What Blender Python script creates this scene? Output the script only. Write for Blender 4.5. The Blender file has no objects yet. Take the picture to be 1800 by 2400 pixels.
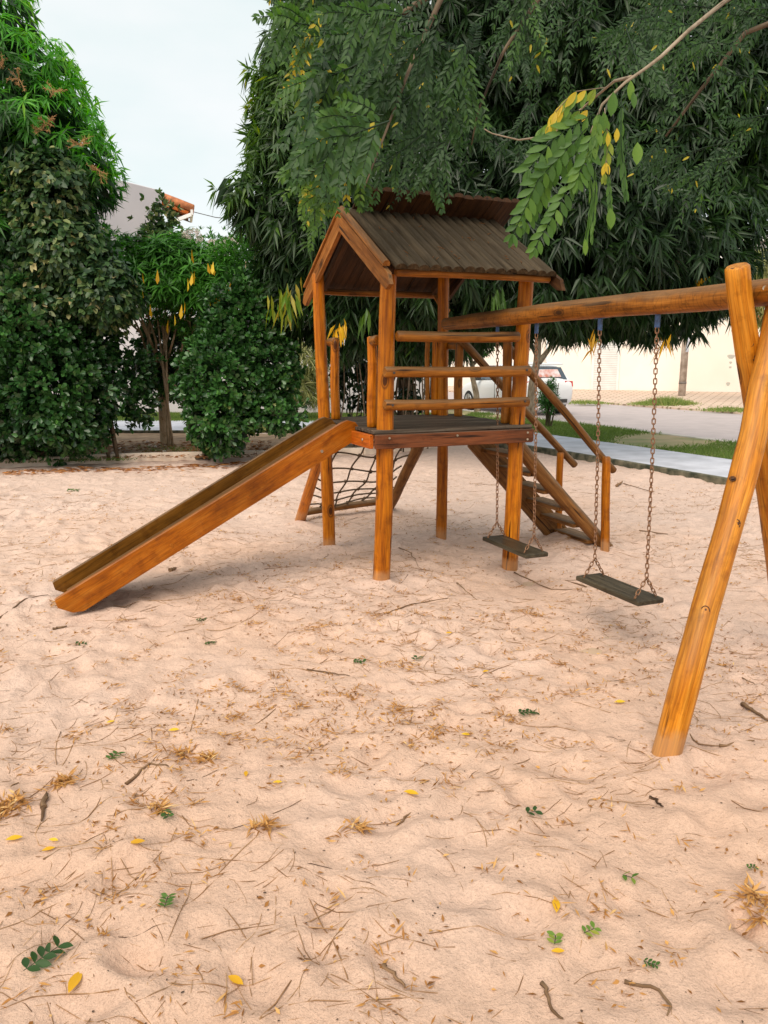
import bpy, bmesh, math, random
import numpy as np
from mathutils import Vector, Matrix
random.seed(7); rng = np.random.default_rng(7)
D = bpy.data; SC = bpy.context.scene; COL = SC.collection
R = math.radians

# ---------------------------------------------------------------- camera
FPX = 1850.0; PITCH = math.atan(362/1850.0); CH = 1.6
cam = D.cameras.new('camera'); co = D.objects.new('camera', cam); COL.objects.link(co)
co.location = (0, 0, CH); co.rotation_euler = (math.pi/2 - PITCH, 0, 0)
cam.sensor_fit = 'VERTICAL'; cam.sensor_height = 24; cam.lens = 24*FPX/2400; cam.clip_start = .05; cam.clip_end = 800
SC.camera = co
# ---------------------------------------------------------------- world
SUN_EL, SUN_AZ = 50, 203      # azimuth clockwise from +Y: from behind the camera, left
w = D.worlds.new('World'); SC.world = w; w.use_nodes = True
nt = w.node_tree; nt.nodes.clear(); N = nt.nodes.new; LK = nt.links.new
out = N('ShaderNodeOutputWorld'); bg = N('ShaderNodeBackground'); bg.inputs[1].default_value = .1
sky = N('ShaderNodeTexSky'); sky.sky_type = 'NISHITA'; sky.sun_disc = False
sky.sun_elevation = R(SUN_EL); sky.sun_rotation = R(SUN_AZ)
tc = N('ShaderNodeTexCoord'); mp = N('ShaderNodeMapping'); mp.inputs['Scale'].default_value = (1.2, 1.2, 3)
no = N('ShaderNodeTexNoise'); no.inputs['Scale'].default_value = 2.1; no.inputs['Detail'].default_value = 5
cr = N('ShaderNodeValToRGB')
cr.color_ramp.elements[0].position = .36; cr.color_ramp.elements[0].color = (5.9, 6.75, 6.65, 1)
cr.color_ramp.elements[1].position = .58; cr.color_ramp.elements[1].color = (7.05, 7.25, 7.2, 1)
mx = N('ShaderNodeMix'); mx.data_type = 'RGBA'; mx.inputs[0].default_value = .9
LK(tc.outputs['Generated'], mp.inputs[0]); LK(mp.outputs[0], no.inputs[0]); LK(no.outputs[0], cr.inputs[0])
LK(sky.outputs[0], mx.inputs[6]); LK(cr.outputs[0], mx.inputs[7]); LK(mx.outputs[2], bg.inputs[0]); LK(bg.outputs[0], out.inputs[0])
# ---------------------------------------------------------------- sun
sl = D.lights.new('sun', 'SUN'); sl.energy = 2.7; sl.angle = R(52); sl.color = (1, .9, .76)
so = D.objects.new('sun', sl); COL.objects.link(so)
az = R(SUN_AZ); el = R(SUN_EL)
sdir = Vector((math.sin(az)*math.cos(el), math.cos(az)*math.cos(el), math.sin(el)))
so.rotation_euler = sdir.to_track_quat('Z', 'Y').to_euler(); so.location = sdir*60
SC.view_settings.view_transform = 'Standard'; SC.view_settings.look = 'None'
SC.view_settings.exposure = 0.52; SC.view_settings.gamma = 1; SC.view_settings.use_curve_mapping = False
SC.render.engine = 'CYCLES'; SC.cycles.max_bounces = 6; SC.cycles.use_denoising = True

# ---------------------------------------------------------------- geometry helpers
cp, sp = math.cos(PITCH), math.sin(PITCH)
def ray(px, py):
    X = (px-900)/FPX; Y = -(py-1200)/FPX
    return np.array([X, cp+Y*sp, -sp+Y*cp])
def G(px, py, z=0.0):
    d = ray(px, py); t = (z-CH)/d[2]; return d*t+np.array([0, 0, CH])
def U(px, py, Y):
    d = ray(px, py); return d*Y/d[1]+np.array([0, 0, CH])
TC = np.array([.247, 6.183]); YAW = .3904
EA = np.array([math.cos(YAW), math.sin(YAW)]); EB = np.array([-EA[1], EA[0]])
def T(u, v, z): p = TC+EA*u+EB*v; return np.array([p[0], p[1], z])

def setp(o, label=None, cat=None, group=None, kind=None):
    if label: o['label'] = label
    if cat: o['category'] = cat
    if group: o['group'] = group
    if kind: o['kind'] = kind
    return o
def link(name, me, mat=None, parent=None, loc=None):
    o = D.objects.new(name, me); COL.objects.link(o)
    if mat and me and not me.materials: me.materials.append(mat)
    if parent:
        o.parent = parent
        if loc is None: o.matrix_parent_inverse = world_mat(parent).inverted()
    if loc is not None: o.location = loc
    return o
def world_mat(o):
    m = Matrix.LocRotScale(o.location, o.rotation_euler, o.scale)
    return (world_mat(o.parent) @ o.matrix_parent_inverse @ m) if o.parent else m
def empty(name, loc=(0, 0, 0), rz=0, **k):
    o = D.objects.new(name, None); COL.objects.link(o); o.location = Vector([float(a) for a in loc]); o.rotation_euler = (0, 0, rz)
    o.empty_display_size = .2
    return setp(o, **k)

class MB:
    """mesh builder in world coordinates; gc = grain coordinate (z runs along the grain)"""
    def __init__(s): s.v = []; s.f = []; s.g = []; s.sm = []
    def add(s, vs, fs, gs=None, smooth=False):
        b = len(s.v); s.v += [tuple(map(float, q)) for q in vs]
        s.g += [tuple(map(float, q)) for q in (gs if gs is not None else vs)]
        s.f += [tuple(b+i for i in f) for f in fs]; s.sm += [smooth]*len(fs)
    def mesh(s, name):
        me = D.meshes.new(name); me.from_pydata(s.v, [], s.f)
        a = me.attributes.new('gc', 'FLOAT_VECTOR', 'POINT'); a.data.foreach_set('vector', np.array(s.g, 'f').ravel())
        me.polygons.foreach_set('use_smooth', s.sm); me.update(); return me
    def build(s, name, mat, parent=None, **k):
        return setp(link(name, s.mesh(name), mat, parent), **k)
    # oriented box: centre c, axes ax (3 unit vectors), half sizes h, grain axis gi, bevel b
    def box(s, c, ax, h, gi=0, b=.004, off=None):
        c = np.array(c, float); ax = [np.array(a, float) for a in ax]; h = list(h); b = min(b, min(h)*.45)
        off = off if off is not None else rng.random(3)*9
        bm = bmesh.new(); bmesh.ops.create_cube(bm, size=2)
        for v in bm.verts: v.co = Vector([v.co[i]*h[i] for i in range(3)])
        if b > 0: bmesh.ops.bevel(bm, geom=bm.edges[:], offset=b, segments=1, affect='EDGES')
        L = [np.array(v.co) for v in bm.verts]
        vs = [c+sum(l[i]*ax[i] for i in range(3)) for l in L]
        o = [i for i in range(3) if i != gi]
        gs = [np.array([l[o[0]], l[o[1]], l[gi]])+off for l in L]
        bm.verts.index_update()
        s.add(vs, [[v.index for v in f.verts] for f in bm.faces], gs); bm.free(); return s
    def bar(s, p0, p1, wdt, hgt, up=(0, 0, 1), b=.004):
        p0 = np.array(p0, float); p1 = np.array(p1, float); d = p1-p0; L = np.linalg.norm(d); x = d/L
        y = np.cross(np.array(up, float), x); y /= np.linalg.norm(y); z = np.cross(x, y)
        return s.box((p0+p1)/2, (x, y, z), (L/2, wdt/2, hgt/2), 0, b)
    # tube through points with radii; rough = relative radius noise
    def tube(s, pts, rad, n=10, rough=0.0, cap=True, smooth=True, rnd=.0):
        pts = [np.array(p, float) for p in pts]; m = len(pts)
        rad = [rad]*m if np.isscalar(rad) else list(rad)
        d0 = pts[1]-pts[0]; d0 /= np.linalg.norm(d0)
        a = np.array([0, 0, 1.]) if abs(d0[2]) < .9 else np.array([1., 0, 0])
        x = np.cross(a, d0); x /= np.linalg.norm(x)
        vs, gs, fs = [], [], []; off = rng.random(3)*20; zz = 0; ph = rng.random(4)*6.3
        rings = []
        for i in range(m):
            t = pts[min(i+1, m-1)]-pts[max(i-1, 0)]; t /= np.linalg.norm(t)
            x = x-t*np.dot(x, t); x /= np.linalg.norm(x); y = np.cross(t, x)
            if i: zz += np.linalg.norm(pts[i]-pts[i-1])
            rings.append((pts[i], x.copy(), y, t, rad[i], zz))
        if rnd > 0:   # rounded ends
            p, x_, y_, t_, r_, z_ = rings[0]; rings.insert(0, (p-t_*0, x_, y_, t_, r_-rnd, z_)); rings[1] = (p+t_*rnd, x_, y_, t_, r_, z_+rnd)
            p, x_, y_, t_, r_, z_ = rings[-1]; rings.append((p, x_, y_, t_, r_-rnd, z_)); rings[-2] = (p-t_*rnd, x_, y_, t_, r_, z_-rnd)
        for (p, x_, y_, t_, r_, z_) in rings:
            for k in range(n):
                th = 2*math.pi*k/n
                q = 1+rough*(math.sin(2*th+ph[0]+z_*1.7)*.5+math.sin(3*th+ph[1]-z_*4.1)*.3+math.sin(th+ph[2]+z_*7.3)*.35+math.sin(z_*13+ph[3])*.3)
                e = x_*math.cos(th)+y_*math.sin(th); vs.append(p+e*r_*q)
                gs.append(np.array([r_*math.cos(th), r_*math.sin(th), z_])+off)
        M = len(rings)
        for i in range(M-1):
            for k in range(n):
                k2 = (k+1) % n; fs.append((i*n+k, i*n+k2, (i+1)*n+k2, (i+1)*n+k))
        s.add(vs, fs, gs, smooth)
        if cap:
            b = len(s.v)-len(vs)
            s.f.append(tuple(b+k for k in reversed(range(n)))); s.sm.append(False)
            s.f.append(tuple(b+(M-1)*n+k for k in range(n))); s.sm.append(False)
        return s
def log_pts(p0, p1, seg=14, bend=.008):
    p0 = np.array(p0, float); p1 = np.array(p1, float); d = p1-p0
    a = rng.normal(size=3); a -= d*np.dot(a, d)/np.dot(d, d); a /= np.linalg.norm(a)
    b = np.cross(d/np.linalg.norm(d), a); ph = rng.random(2)*6.28
    return [p0+d*t+a*bend*(math.sin(t*5+ph[0])-math.sin(ph[0])*(1-t)-math.sin(5+ph[0])*t)+b*bend*.7*(math.sin(t*8+ph[1])-math.sin(ph[1])*(1-t)-math.sin(8+ph[1])*t) for t in np.linspace(0, 1, seg)]
def log(p0, p1, r0, r1=None, rough=.04, bend=.0035, seg=16, n=18, rnd=.008):
    r1 = r0 if r1 is None else r1
    return MB().tube(log_pts(p0, p1, seg, bend), np.linspace(r0, r1, seg), n, rough, True, True, rnd)
def blank(me_name, V, F4, attrs=None, smooth=False):
    """fast numpy mesh: V (n,3), F (m,k)"""
    me = D.meshes.new(me_name); m, k = F4.shape
    me.vertices.add(len(V)); me.vertices.foreach_set('co', V.astype('f').ravel())
    me.loops.add(m*k); me.loops.foreach_set('vertex_index', F4.astype('i').ravel())
    me.polygons.add(m); me.polygons.foreach_set('loop_start', np.arange(0, m*k, k, dtype='i'))
    if smooth: me.polygons.foreach_set('use_smooth', np.ones(m, bool))
    me.update(calc_edges=True)
    for nm, val in (attrs or {}).items():
        a = me.attributes.new(nm, 'FLOAT', 'POINT'); a.data.foreach_set('value', val.astype('f'))
    return me

# ---------------------------------------------------------------- materials
def newmat(name):
    m = D.materials.new(name); m.use_nodes = True; t = m.node_tree; t.nodes.clear()
    o = t.nodes.new('ShaderNodeOutputMaterial'); p = t.nodes.new('ShaderNodeBsdfPrincipled'); t.links.new(p.outputs[0], o.inputs[0])
    return m, t, p, o
def nd(t, typ, **k):
    n = t.nodes.new(typ)
    for a, b in k.items():
        if a.startswith('i_'):
            key = a[2:]; n.inputs[int(key) if key.isdigit() else key].default_value = b
        else: setattr(n, a, b)
    return n
def ramp(t, stops, interp='LINEAR'):
    r = t.nodes.new('ShaderNodeValToRGB'); e = r.color_ramp.elements; r.color_ramp.interpolation = interp
    while len(e) < len(stops): e.new(.5)
    for q, (p, c) in zip(e, stops): q.position = p; q.color = (*c, 1) if len(c) == 3 else c
    return r
def mixc(t, fac, a, b, blend='MIX'):
    m = t.nodes.new('ShaderNodeMix'); m.data_type = 'RGBA'; m.blend_type = blend
    for i, v in ((0, fac), (6, a), (7, b)):
        if hasattr(v, 'is_linked') or hasattr(v, 'node'): t.links.new(v, m.inputs[i])
        else: m.inputs[i].default_value = (*v, 1) if isinstance(v, tuple) and len(v) == 3 else v
    return m.outputs[2]
def simple(name, col, rough=.7, noise=.15, scale=8, metal=0, bump=.0, spec=.5, dark=None, coord='Object'):
    m, t, p, o = newmat(name); c = nd(t, 'ShaderNodeTexCoord'); n = nd(t, 'ShaderNodeTexNoise', i_Scale=scale, i_Detail=6)
    t.links.new(c.outputs[coord], n.inputs[0])
    d = dark or tuple(x*(1-noise*2) for x in col)
    r = ramp(t, [(.35, d), (.65, col)]); t.links.new(n.outputs[0], r.inputs[0]); t.links.new(r.outputs[0], p.inputs['Base Color'])
    p.inputs['Roughness'].default_value = rough; p.inputs['Metallic'].default_value = metal; p.inputs['Specular IOR Level'].default_value = spec
    if bump:
        b = nd(t, 'ShaderNodeBump', i_Strength=bump, i_Distance=.01); t.links.new(n.outputs[0], b.inputs['Height']); t.links.new(b.outputs[0], p.inputs['Normal'])
    return m
def wood(name, dark, mid, light, weather=None, wamt=0.0, rough=.5, knots=True, patch=.5, crack=True, gs=(22, 22, 1.6), allw=0.0, spec=.22, rings=False, feet=False):
    m, t, p, o = newmat(name); L = t.links.new
    at = nd(t, 'ShaderNodeAttribute', attribute_name='gc')
    oi = nd(t, 'ShaderNodeObjectInfo')
    mp = nd(t, 'ShaderNodeMapping'); mp.inputs['Scale'].default_value = gs; L(at.outputs['Vector'], mp.inputs[0])
    g = nd(t, 'ShaderNodeTexNoise', i_Scale=1.6, i_Detail=8, i_Roughness=.62, i_Distortion=.35); L(mp.outputs[0], g.inputs[0])
    r = ramp(t, [(.28, dark), (.5, mid), (.74, light)]); L(g.outputs[0], r.inputs[0]); col = r.outputs[0]
    g2 = nd(t, 'ShaderNodeTexNoise', i_Scale=3.2, i_Detail=4); mp2 = nd(t, 'ShaderNodeMapping'); mp2.inputs['Scale'].default_value = (1, 1, .5)
    L(at.outputs['Vector'], mp2.inputs[0]); L(mp2.outputs[0], g2.inputs[0])
    r2 = ramp(t, [(.3, (1-patch*.5,)*3), (.62, (1.0,)*3)]); L(g2.outputs[0], r2.inputs[0])
    col = mixc(t, 1.0, col, r2.outputs[0], 'MULTIPLY')
    hs = nd(t, 'ShaderNodeHueSaturation'); L(col, hs.inputs['Color'])
    mr = nd(t, 'ShaderNodeMapRange'); mr.inputs[3].default_value = .84; mr.inputs[4].default_value = 1.12; L(oi.outputs['Random'], mr.inputs[0]); L(mr.outputs[0], hs.inputs['Value']); col = hs.outputs[0]
    bumps = g.outputs[0]
    if crack:
        mp3 = nd(t, 'ShaderNodeMapping'); mp3.inputs['Scale'].default_value = (38, 38, 1.6); L(at.outputs['Vector'], mp3.inputs[0])
        g3 = nd(t, 'ShaderNodeTexNoise', i_Scale=1, i_Detail=2); L(mp3.outputs[0], g3.inputs[0])
        r3 = ramp(t, [(.31, (1,)*3), (.36, (0,)*3)]); L(g3.outputs[0], r3.inputs[0])
        col = mixc(t, r3.outputs[0], col, tuple(x*.3 for x in dark))
    gf = nd(t, 'ShaderNodeTexNoise', i_Scale=1, i_Detail=3); mpf = nd(t, 'ShaderNodeMapping'); mpf.inputs['Scale'].default_value = (150, 150, 7); L(at.outputs['Vector'], mpf.inputs[0]); L(mpf.outputs[0], gf.inputs[0])
    rf_ = ramp(t, [(.35, (.72,)*3), (.6, (1.06,)*3)]); L(gf.outputs[0], rf_.inputs[0]); col = mixc(t, 1.0, col, rf_.outputs[0], 'MULTIPLY')
    gb = nd(t, 'ShaderNodeTexNoise', i_Scale=9, i_Detail=5, i_Roughness=.65); L(at.outputs['Vector'], gb.inputs[0]); rb = ramp(t, [(.34, (.62, .56, .5)), (.47, (1,)*3)]); L(gb.outputs[0], rb.inputs[0]); col = mixc(t, .75, col, rb.outputs[0], 'MULTIPLY')
    if rings:
        mpr = nd(t, 'ShaderNodeMapping'); mpr.inputs['Scale'].default_value = (9, 9, 34); L(at.outputs['Vector'], mpr.inputs[0]); gr = nd(t, 'ShaderNodeTexVoronoi', i_Scale=1, feature='DISTANCE_TO_EDGE'); L(mpr.outputs[0], gr.inputs[0])
        rr_ = ramp(t, [(.0, (.45,)*3), (.05, (1,)*3)]); L(gr.outputs[0], rr_.inputs[0]); col = mixc(t, .8, col, rr_.outputs[0], 'MULTIPLY')
    if feet:
        gp = nd(t, 'ShaderNodeNewGeometry'); sz = nd(t, 'ShaderNodeSeparateXYZ'); L(gp.outputs['Position'], sz.inputs[0]); mf = nd(t, 'ShaderNodeMath', operation='MULTIPLY_ADD'); L(gb.outputs[0], mf.inputs[0]); mf.inputs[1].default_value = -.16; L(sz.outputs['Z'], mf.inputs[2])
        rz_ = ramp(t, [(.0, (.5,)*3), (.05, (0,)*3)]); L(mf.outputs[0], rz_.inputs[0]); col = mixc(t, rz_.outputs[0], col, (.42, .25, .13))
    if knots:
        mp4 = nd(t, 'ShaderNodeMapping'); mp4.inputs['Scale'].default_value = (5.5, 5.5, 2.6); L(at.outputs['Vector'], mp4.inputs[0])
        v = nd(t, 'ShaderNodeTexVoronoi', i_Scale=1); L(mp4.outputs[0], v.inputs[0])
        r4 = ramp(t, [(.0, (1,)*3), (.085, (.9,)*3), (.10, (.2,)*3), (.13, (.75,)*3), (.17, (0,)*3)]); L(v.outputs['Distance'], r4.inputs[0])
        col = mixc(t, r4.outputs[0], col, tuple(x*.25 for x in dark))
    if weather:
        ge = nd(t, 'ShaderNodeNewGeometry'); sx = nd(t, 'ShaderNodeSeparateXYZ'); L(ge.outputs['Normal'], sx.inputs[0])
        g5 = nd(t, 'ShaderNodeTexNoise', i_Scale=6, i_Detail=5); L(at.outputs['Vector'], g5.inputs[0])
        ad = nd(t, 'ShaderNodeMath', operation='MULTIPLY_ADD'); L(g5.outputs[0], ad.inputs[0]); ad.inputs[1].default_value = .9; L(sx.outputs['Z'], ad.inputs[2])
        r5 = ramp(t, [(.55, (allw,)*3), (1.15 if False else 1.0, (max(wamt, allw),)*3)]); L(ad.outputs[0], r5.inputs[0])
        r6 = ramp(t, [(.3, tuple(x*.5 for x in weather)), (.7, weather)]); L(g.outputs[0], r6.inputs[0])
        col = mixc(t, r5.outputs[0], col, r6.outputs[0])
    L(col, p.inputs['Base Color']); p.inputs['Roughness'].default_value = rough; p.inputs['Specular IOR Level'].default_value = spec
    b = nd(t, 'ShaderNodeBump', i_Strength=.5, i_Distance=.008); L(bumps, b.inputs['Height']); L(b.outputs[0], p.inputs['Normal'])
    return m
W_POST = wood('varnished_log', (.20, .045, .001), (.50, .145, .0025), (.66, .235, .010), weather=(.15, .085, .035), wamt=.5, rough=.42, feet=True)
W_LEG = wood('golden_log', (.30, .075, .003), (.58, .205, .012), (.74, .32, .04), weather=(.2, .14, .07), wamt=.25, rough=.4, feet=True)
W_RAIL = wood('brown_rail_log', (.13, .042, .004), (.32, .108, .010), (.46, .18, .028), weather=(.20, .115, .055), wamt=.75, rough=.5)
W_BEAM = wood('beam_log', (.13, .042, .004), (.32, .11, .012), (.46, .18, .03), weather=(.20, .115, .055), wamt=.7, rough=.5, rings=True)
W_HAND = wood('handrail_log', (.11, .042, .010), (.23, .095, .022), (.34, .16, .05), weather=(.23, .15, .09), wamt=.8, rough=.6)
W_ROOF = wood('weathered_roof_wood', (.03, .018, .009), (.07, .044, .023), (.13, .085, .046), weather=(.085, .066, .044), wamt=.7, rough=.9, knots=False, allw=.0, gs=(24, 24, 2), spec=.1)
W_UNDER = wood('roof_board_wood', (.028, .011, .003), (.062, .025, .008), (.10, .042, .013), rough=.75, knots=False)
W_BARGE = wood('barge_wood', (.18, .058, .008), (.33, .115, .018), (.46, .19, .045), weather=(.22, .14, .07), wamt=.5, rough=.6)
W_FASC = wood('fascia_wood', (.10, .036, .015), (.20, .060, .020), (.29, .10, .04), weather=(.12, .08, .055), wamt=.8, rough=.6, knots=False, patch=.9)
W_FASC2 = wood('orange_board', (.3, .055, .003), (.46, .10, .006), (.52, .14, .015), rough=.45, knots=False)
W_DECK = wood('grey_deck', (.03, .022, .015), (.085, .062, .045), (.2, .16, .12), rough=.6, knots=False, gs=(26, 26, .8))
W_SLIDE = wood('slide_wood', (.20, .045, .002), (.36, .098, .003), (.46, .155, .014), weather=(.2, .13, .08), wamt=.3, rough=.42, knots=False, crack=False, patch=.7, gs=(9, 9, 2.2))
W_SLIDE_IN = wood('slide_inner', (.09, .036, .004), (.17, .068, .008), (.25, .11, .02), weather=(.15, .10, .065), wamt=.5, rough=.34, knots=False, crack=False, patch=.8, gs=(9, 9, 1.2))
W_SEAT = wood('dark_seat', (.025, .02, .013), (.055, .043, .026), (.10, .08, .05), rough=.45, knots=False, patch=.7)
W_TWIG = wood('straw_twig', (.20, .10, .045), (.38, .215, .105), (.54, .36, .21), rough=.9, knots=False)
W_BARK = wood('bark', (.06, .04, .025), (.14, .10, .065), (.24, .18, .12), rough=.9, knots=False, gs=(10, 10, 3))
W_BARKL = wood('pale_bark', (.16, .12, .08), (.3, .235, .17), (.42, .35, .27), rough=.9, knots=False, gs=(8, 8, 3))
W_BRANCH = wood('tan_branch', (.40, .28, .17), (.62, .46, .30), (.75, .6, .42), rough=.9, knots=False, gs=(8, 8, 3))
W_DRY = wood('dry_stick', (.12, .065, .035), (.22, .13, .07), (.34, .22, .13), rough=.85, knots=False)
M_RUST = simple('rusty_chain', (.36, .19, .10), .55, .3, 60, metal=.55, dark=(.12, .06, .035))
M_BLUE = simple('blue_paint', (.04, .09, .22), .45, .25, 40, dark=(.02, .035, .08))
M_ROPE = simple('rope', (.13, .085, .05), .95, .3, 90, bump=.4)
M_BOLT = simple('bolt', (.5, .42, .32), .4, .2, 50, metal=.7)
def leafmat(name, stops, rough=.45, transl=.35, spec=.4):
    m, t, p, o = newmat(name); L = t.links.new
    a = nd(t, 'ShaderNodeAttribute', attribute_name='tint')
    r = ramp(t, stops); L(a.outputs['Fac'], r.inputs[0]); L(r.outputs[0], p.inputs['Base Color'])
    p.inputs['Roughness'].default_value = rough; p.inputs['Specular IOR Level'].default_value = spec
    tr = nd(t, 'ShaderNodeBsdfTranslucent'); hs = nd(t, 'ShaderNodeHueSaturation'); hs.inputs['Value'].default_value = 1.5; hs.inputs['Saturation'].default_value = 1.1
    L(r.outputs[0], hs.inputs['Color']); L(hs.outputs[0], tr.inputs[0])
    ms = nd(t, 'ShaderNodeMixShader'); ms.inputs[0].default_value = transl; L(p.outputs[0], ms.inputs[1]); L(tr.outputs[0], ms.inputs[2]); L(ms.outputs[0], o.inputs[0])
    return m
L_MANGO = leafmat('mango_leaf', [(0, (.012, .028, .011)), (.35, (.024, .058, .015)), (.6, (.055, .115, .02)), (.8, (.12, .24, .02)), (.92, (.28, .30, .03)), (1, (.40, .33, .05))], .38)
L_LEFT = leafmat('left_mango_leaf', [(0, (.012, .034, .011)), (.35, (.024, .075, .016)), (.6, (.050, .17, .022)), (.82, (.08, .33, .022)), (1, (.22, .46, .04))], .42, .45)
L_CLUS = leafmat('clusia_leaf', [(0, (.010, .032, .010)), (.4, (.022, .075, .016)), (.7, (.05, .145, .03)), (.93, (.10, .24, .045)), (1, (.34, .38, .13))], .32, .2, .6)
L_PLUM = leafmat('plumeria_leaf', [(0, (.02, .06, .015)), (.5, (.055, .18, .025)), (.85, (.11, .33, .035)), (.95, (.16, .34, .05)), (1, (.6, .35, .01))], .4)
L_VARI = leafmat('variegated_leaf', [(0, (.02, .05, .02)), (.4, (.045, .10, .03)), (.7, (.12, .18, .06)), (.9, (.28, .30, .12)), (1, (.5, .42, .2))], .4, .3)
L_PIN = leafmat('pinnate_leaf', [(0, (.016, .042, .015)), (.4, (.036, .088, .022)), (.7, (.075, .165, .028)), (.9, (.14, .25, .04)), (.97, (.3, .33, .05)), (1, (.58, .44, .05))], .5, .45)
L_GRASS = leafmat('grass_blade', [(0, (.07, .12, .03)), (.5, (.15, .22, .055)), (.85, (.25, .3, .09)), (1, (.4, .36, .15))], .7, .4, .2)
L_DRACA = leafmat('pale_strap_leaf', [(0, (.10, .13, .04)), (.5, (.25, .27, .09)), (1, (.5, .46, .2))], .5, .35)
L_YEL = leafmat('yellow_leaf', [(0, (.45, .22, .01)), (.6, (.65, .37, .01)), (1, (.7, .5, .04))], .45, .25)
L_DRY = leafmat('dry_leaf', [(0, (.16, .065, .018)), (.4, (.34, .155, .045)), (.75, (.52, .28, .09)), (1, (.62, .42, .19))], .8, .15, .2)
L_FLOW = leafmat('white_flower', [(0, (.6, .5, .48)), (1, (.85, .8, .76))], .6, .3)

# ---------------------------------------------------------------- sand height field
def vnoise(x, y, seed):
    r = np.random.default_rng(seed).random((256, 256)); xi = np.floor(x).astype(int); yi = np.floor(y).astype(int)
    fx = x-xi; fy = y-yi; fx = fx*fx*(3-2*fx); fy = fy*fy*(3-2*fy); a = xi & 255; b = yi & 255; a1 = (a+1) & 255; b1 = (b+1) & 255
    return (r[a, b]*(1-fx)+r[a1, b]*fx)*(1-fy)+(r[a, b1]*(1-fx)+r[a1, b1]*fx)*fy-.5
RX0, RY0, RS = -12.0, -2.0, .02; NX, NY = 1300, 1000
gx, gy = np.meshgrid(RX0+np.arange(NX)*RS, RY0+np.arange(NY)*RS, indexing='ij')
HF = .05*vnoise(gx*.5, gy*.5, 1)+.026*vnoise(gx*1.4+gy*.4, gy*1.7, 2)+.020*vnoise(gx*3.4, gy*3.9, 3)+.015*vnoise(gx*8, gy*8, 4)+.008*vnoise(gx*17, gy*17, 5)+.003*vnoise(gx*31, gy*31, 15)
HF -= .014*np.abs(vnoise(gx*2.3+9, gy*2.8, 6))*2
def splat(cx, cy, fn, rad):
    i0 = max(0, int((cx-rad-RX0)/RS)); i1 = min(NX, int((cx+rad-RX0)/RS)+2); j0 = max(0, int((cy-rad-RY0)/RS)); j1 = min(NY, int((cy+rad-RY0)/RS)+2)
    if i1 <= i0 or j1 <= j0: return
    HF[i0:i1, j0:j1] += fn(gx[i0:i1, j0:j1]-cx, gy[i0:i1, j0:j1]-cy)
for _ in range(4200):
    cy = rng.uniform(.3, 17); cx = rng.uniform(-1, 1)*(.62*cy+2.0); a = rng.uniform(0, 6.3); s1 = rng.uniform(.035, .07); s2 = s1*rng.uniform(1.2, 2.4); d = rng.uniform(.004, .016)
    ca, sa = math.cos(a), math.sin(a)
    def fn(x, y):
        q = ((x*ca+y*sa)/s2)**2+((-x*sa+y*ca)/s1)**2
        return -d*np.exp(-q)+d*.75*np.exp(-(np.sqrt(q)-1.7)**2*3)
    splat(cx, cy, fn, s2*3.2)
def mound(p, h, r): splat(p[0], p[1], lambda x, y: h*np.exp(-(x*x+y*y)/r**2), r*3)
_k = np.array([(-6, 16.5), (-1, 16.45), (.3, 16.2), (1.0, 15.7), (1.6, 15.1), (2.75, 13.2), (3.5, 11.6), (4.4, 9.7), (5.9, 6.2), (10, -3.2)])
_dk = np.full(gx.shape, 9.)
for _a, _b in zip(_k[:-1], _k[1:]):
    _d = _b-_a; _t = np.clip(((gx-_a[0])*_d[0]+(gy-_a[1])*_d[1])/(_d@_d), 0, 1); _dk = np.minimum(_dk, np.hypot(gx-_a[0]-_t*_d[0], gy-_a[1]-_t*_d[1]))
HF += .03*np.exp(-(_dk/.8)**2)
for q, h in ((T(-.52, -.55, 0), .03), (T(.52, -.55, 0), .035), (T(-.52, .55, 0), .03), (T(.52, .55, 0), .03)): mound(q, h, .13); mound(q+np.array([.13, -.1, 0]), -.02, .09)
mound(T(1.5, -.1, 0), .07, .34); mound(T(-2.75, -.25, 0), .03, .2); mound(G(1573, 1765), .03, .13); mound(G(1640, 1790), -.015, .1)
mound(T(.4, -.85, 0), -.05, .4); mound(T(.4, -2.0, 0), -.05, .4)
def hs(x, y):
    fx = np.clip((np.asarray(x)-RX0)/RS, 0, NX-2); fy = np.clip((np.asarray(y)-RY0)/RS, 0, NY-2); i = fx.astype(int); j = fy.astype(int); fx = fx-i; fy = fy-j
    return (HF[i, j]*(1-fx)+HF[i+1, j]*fx)*(1-fy)+(HF[i, j+1]*(1-fx)+HF[i+1, j+1]*fx)*fy
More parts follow.
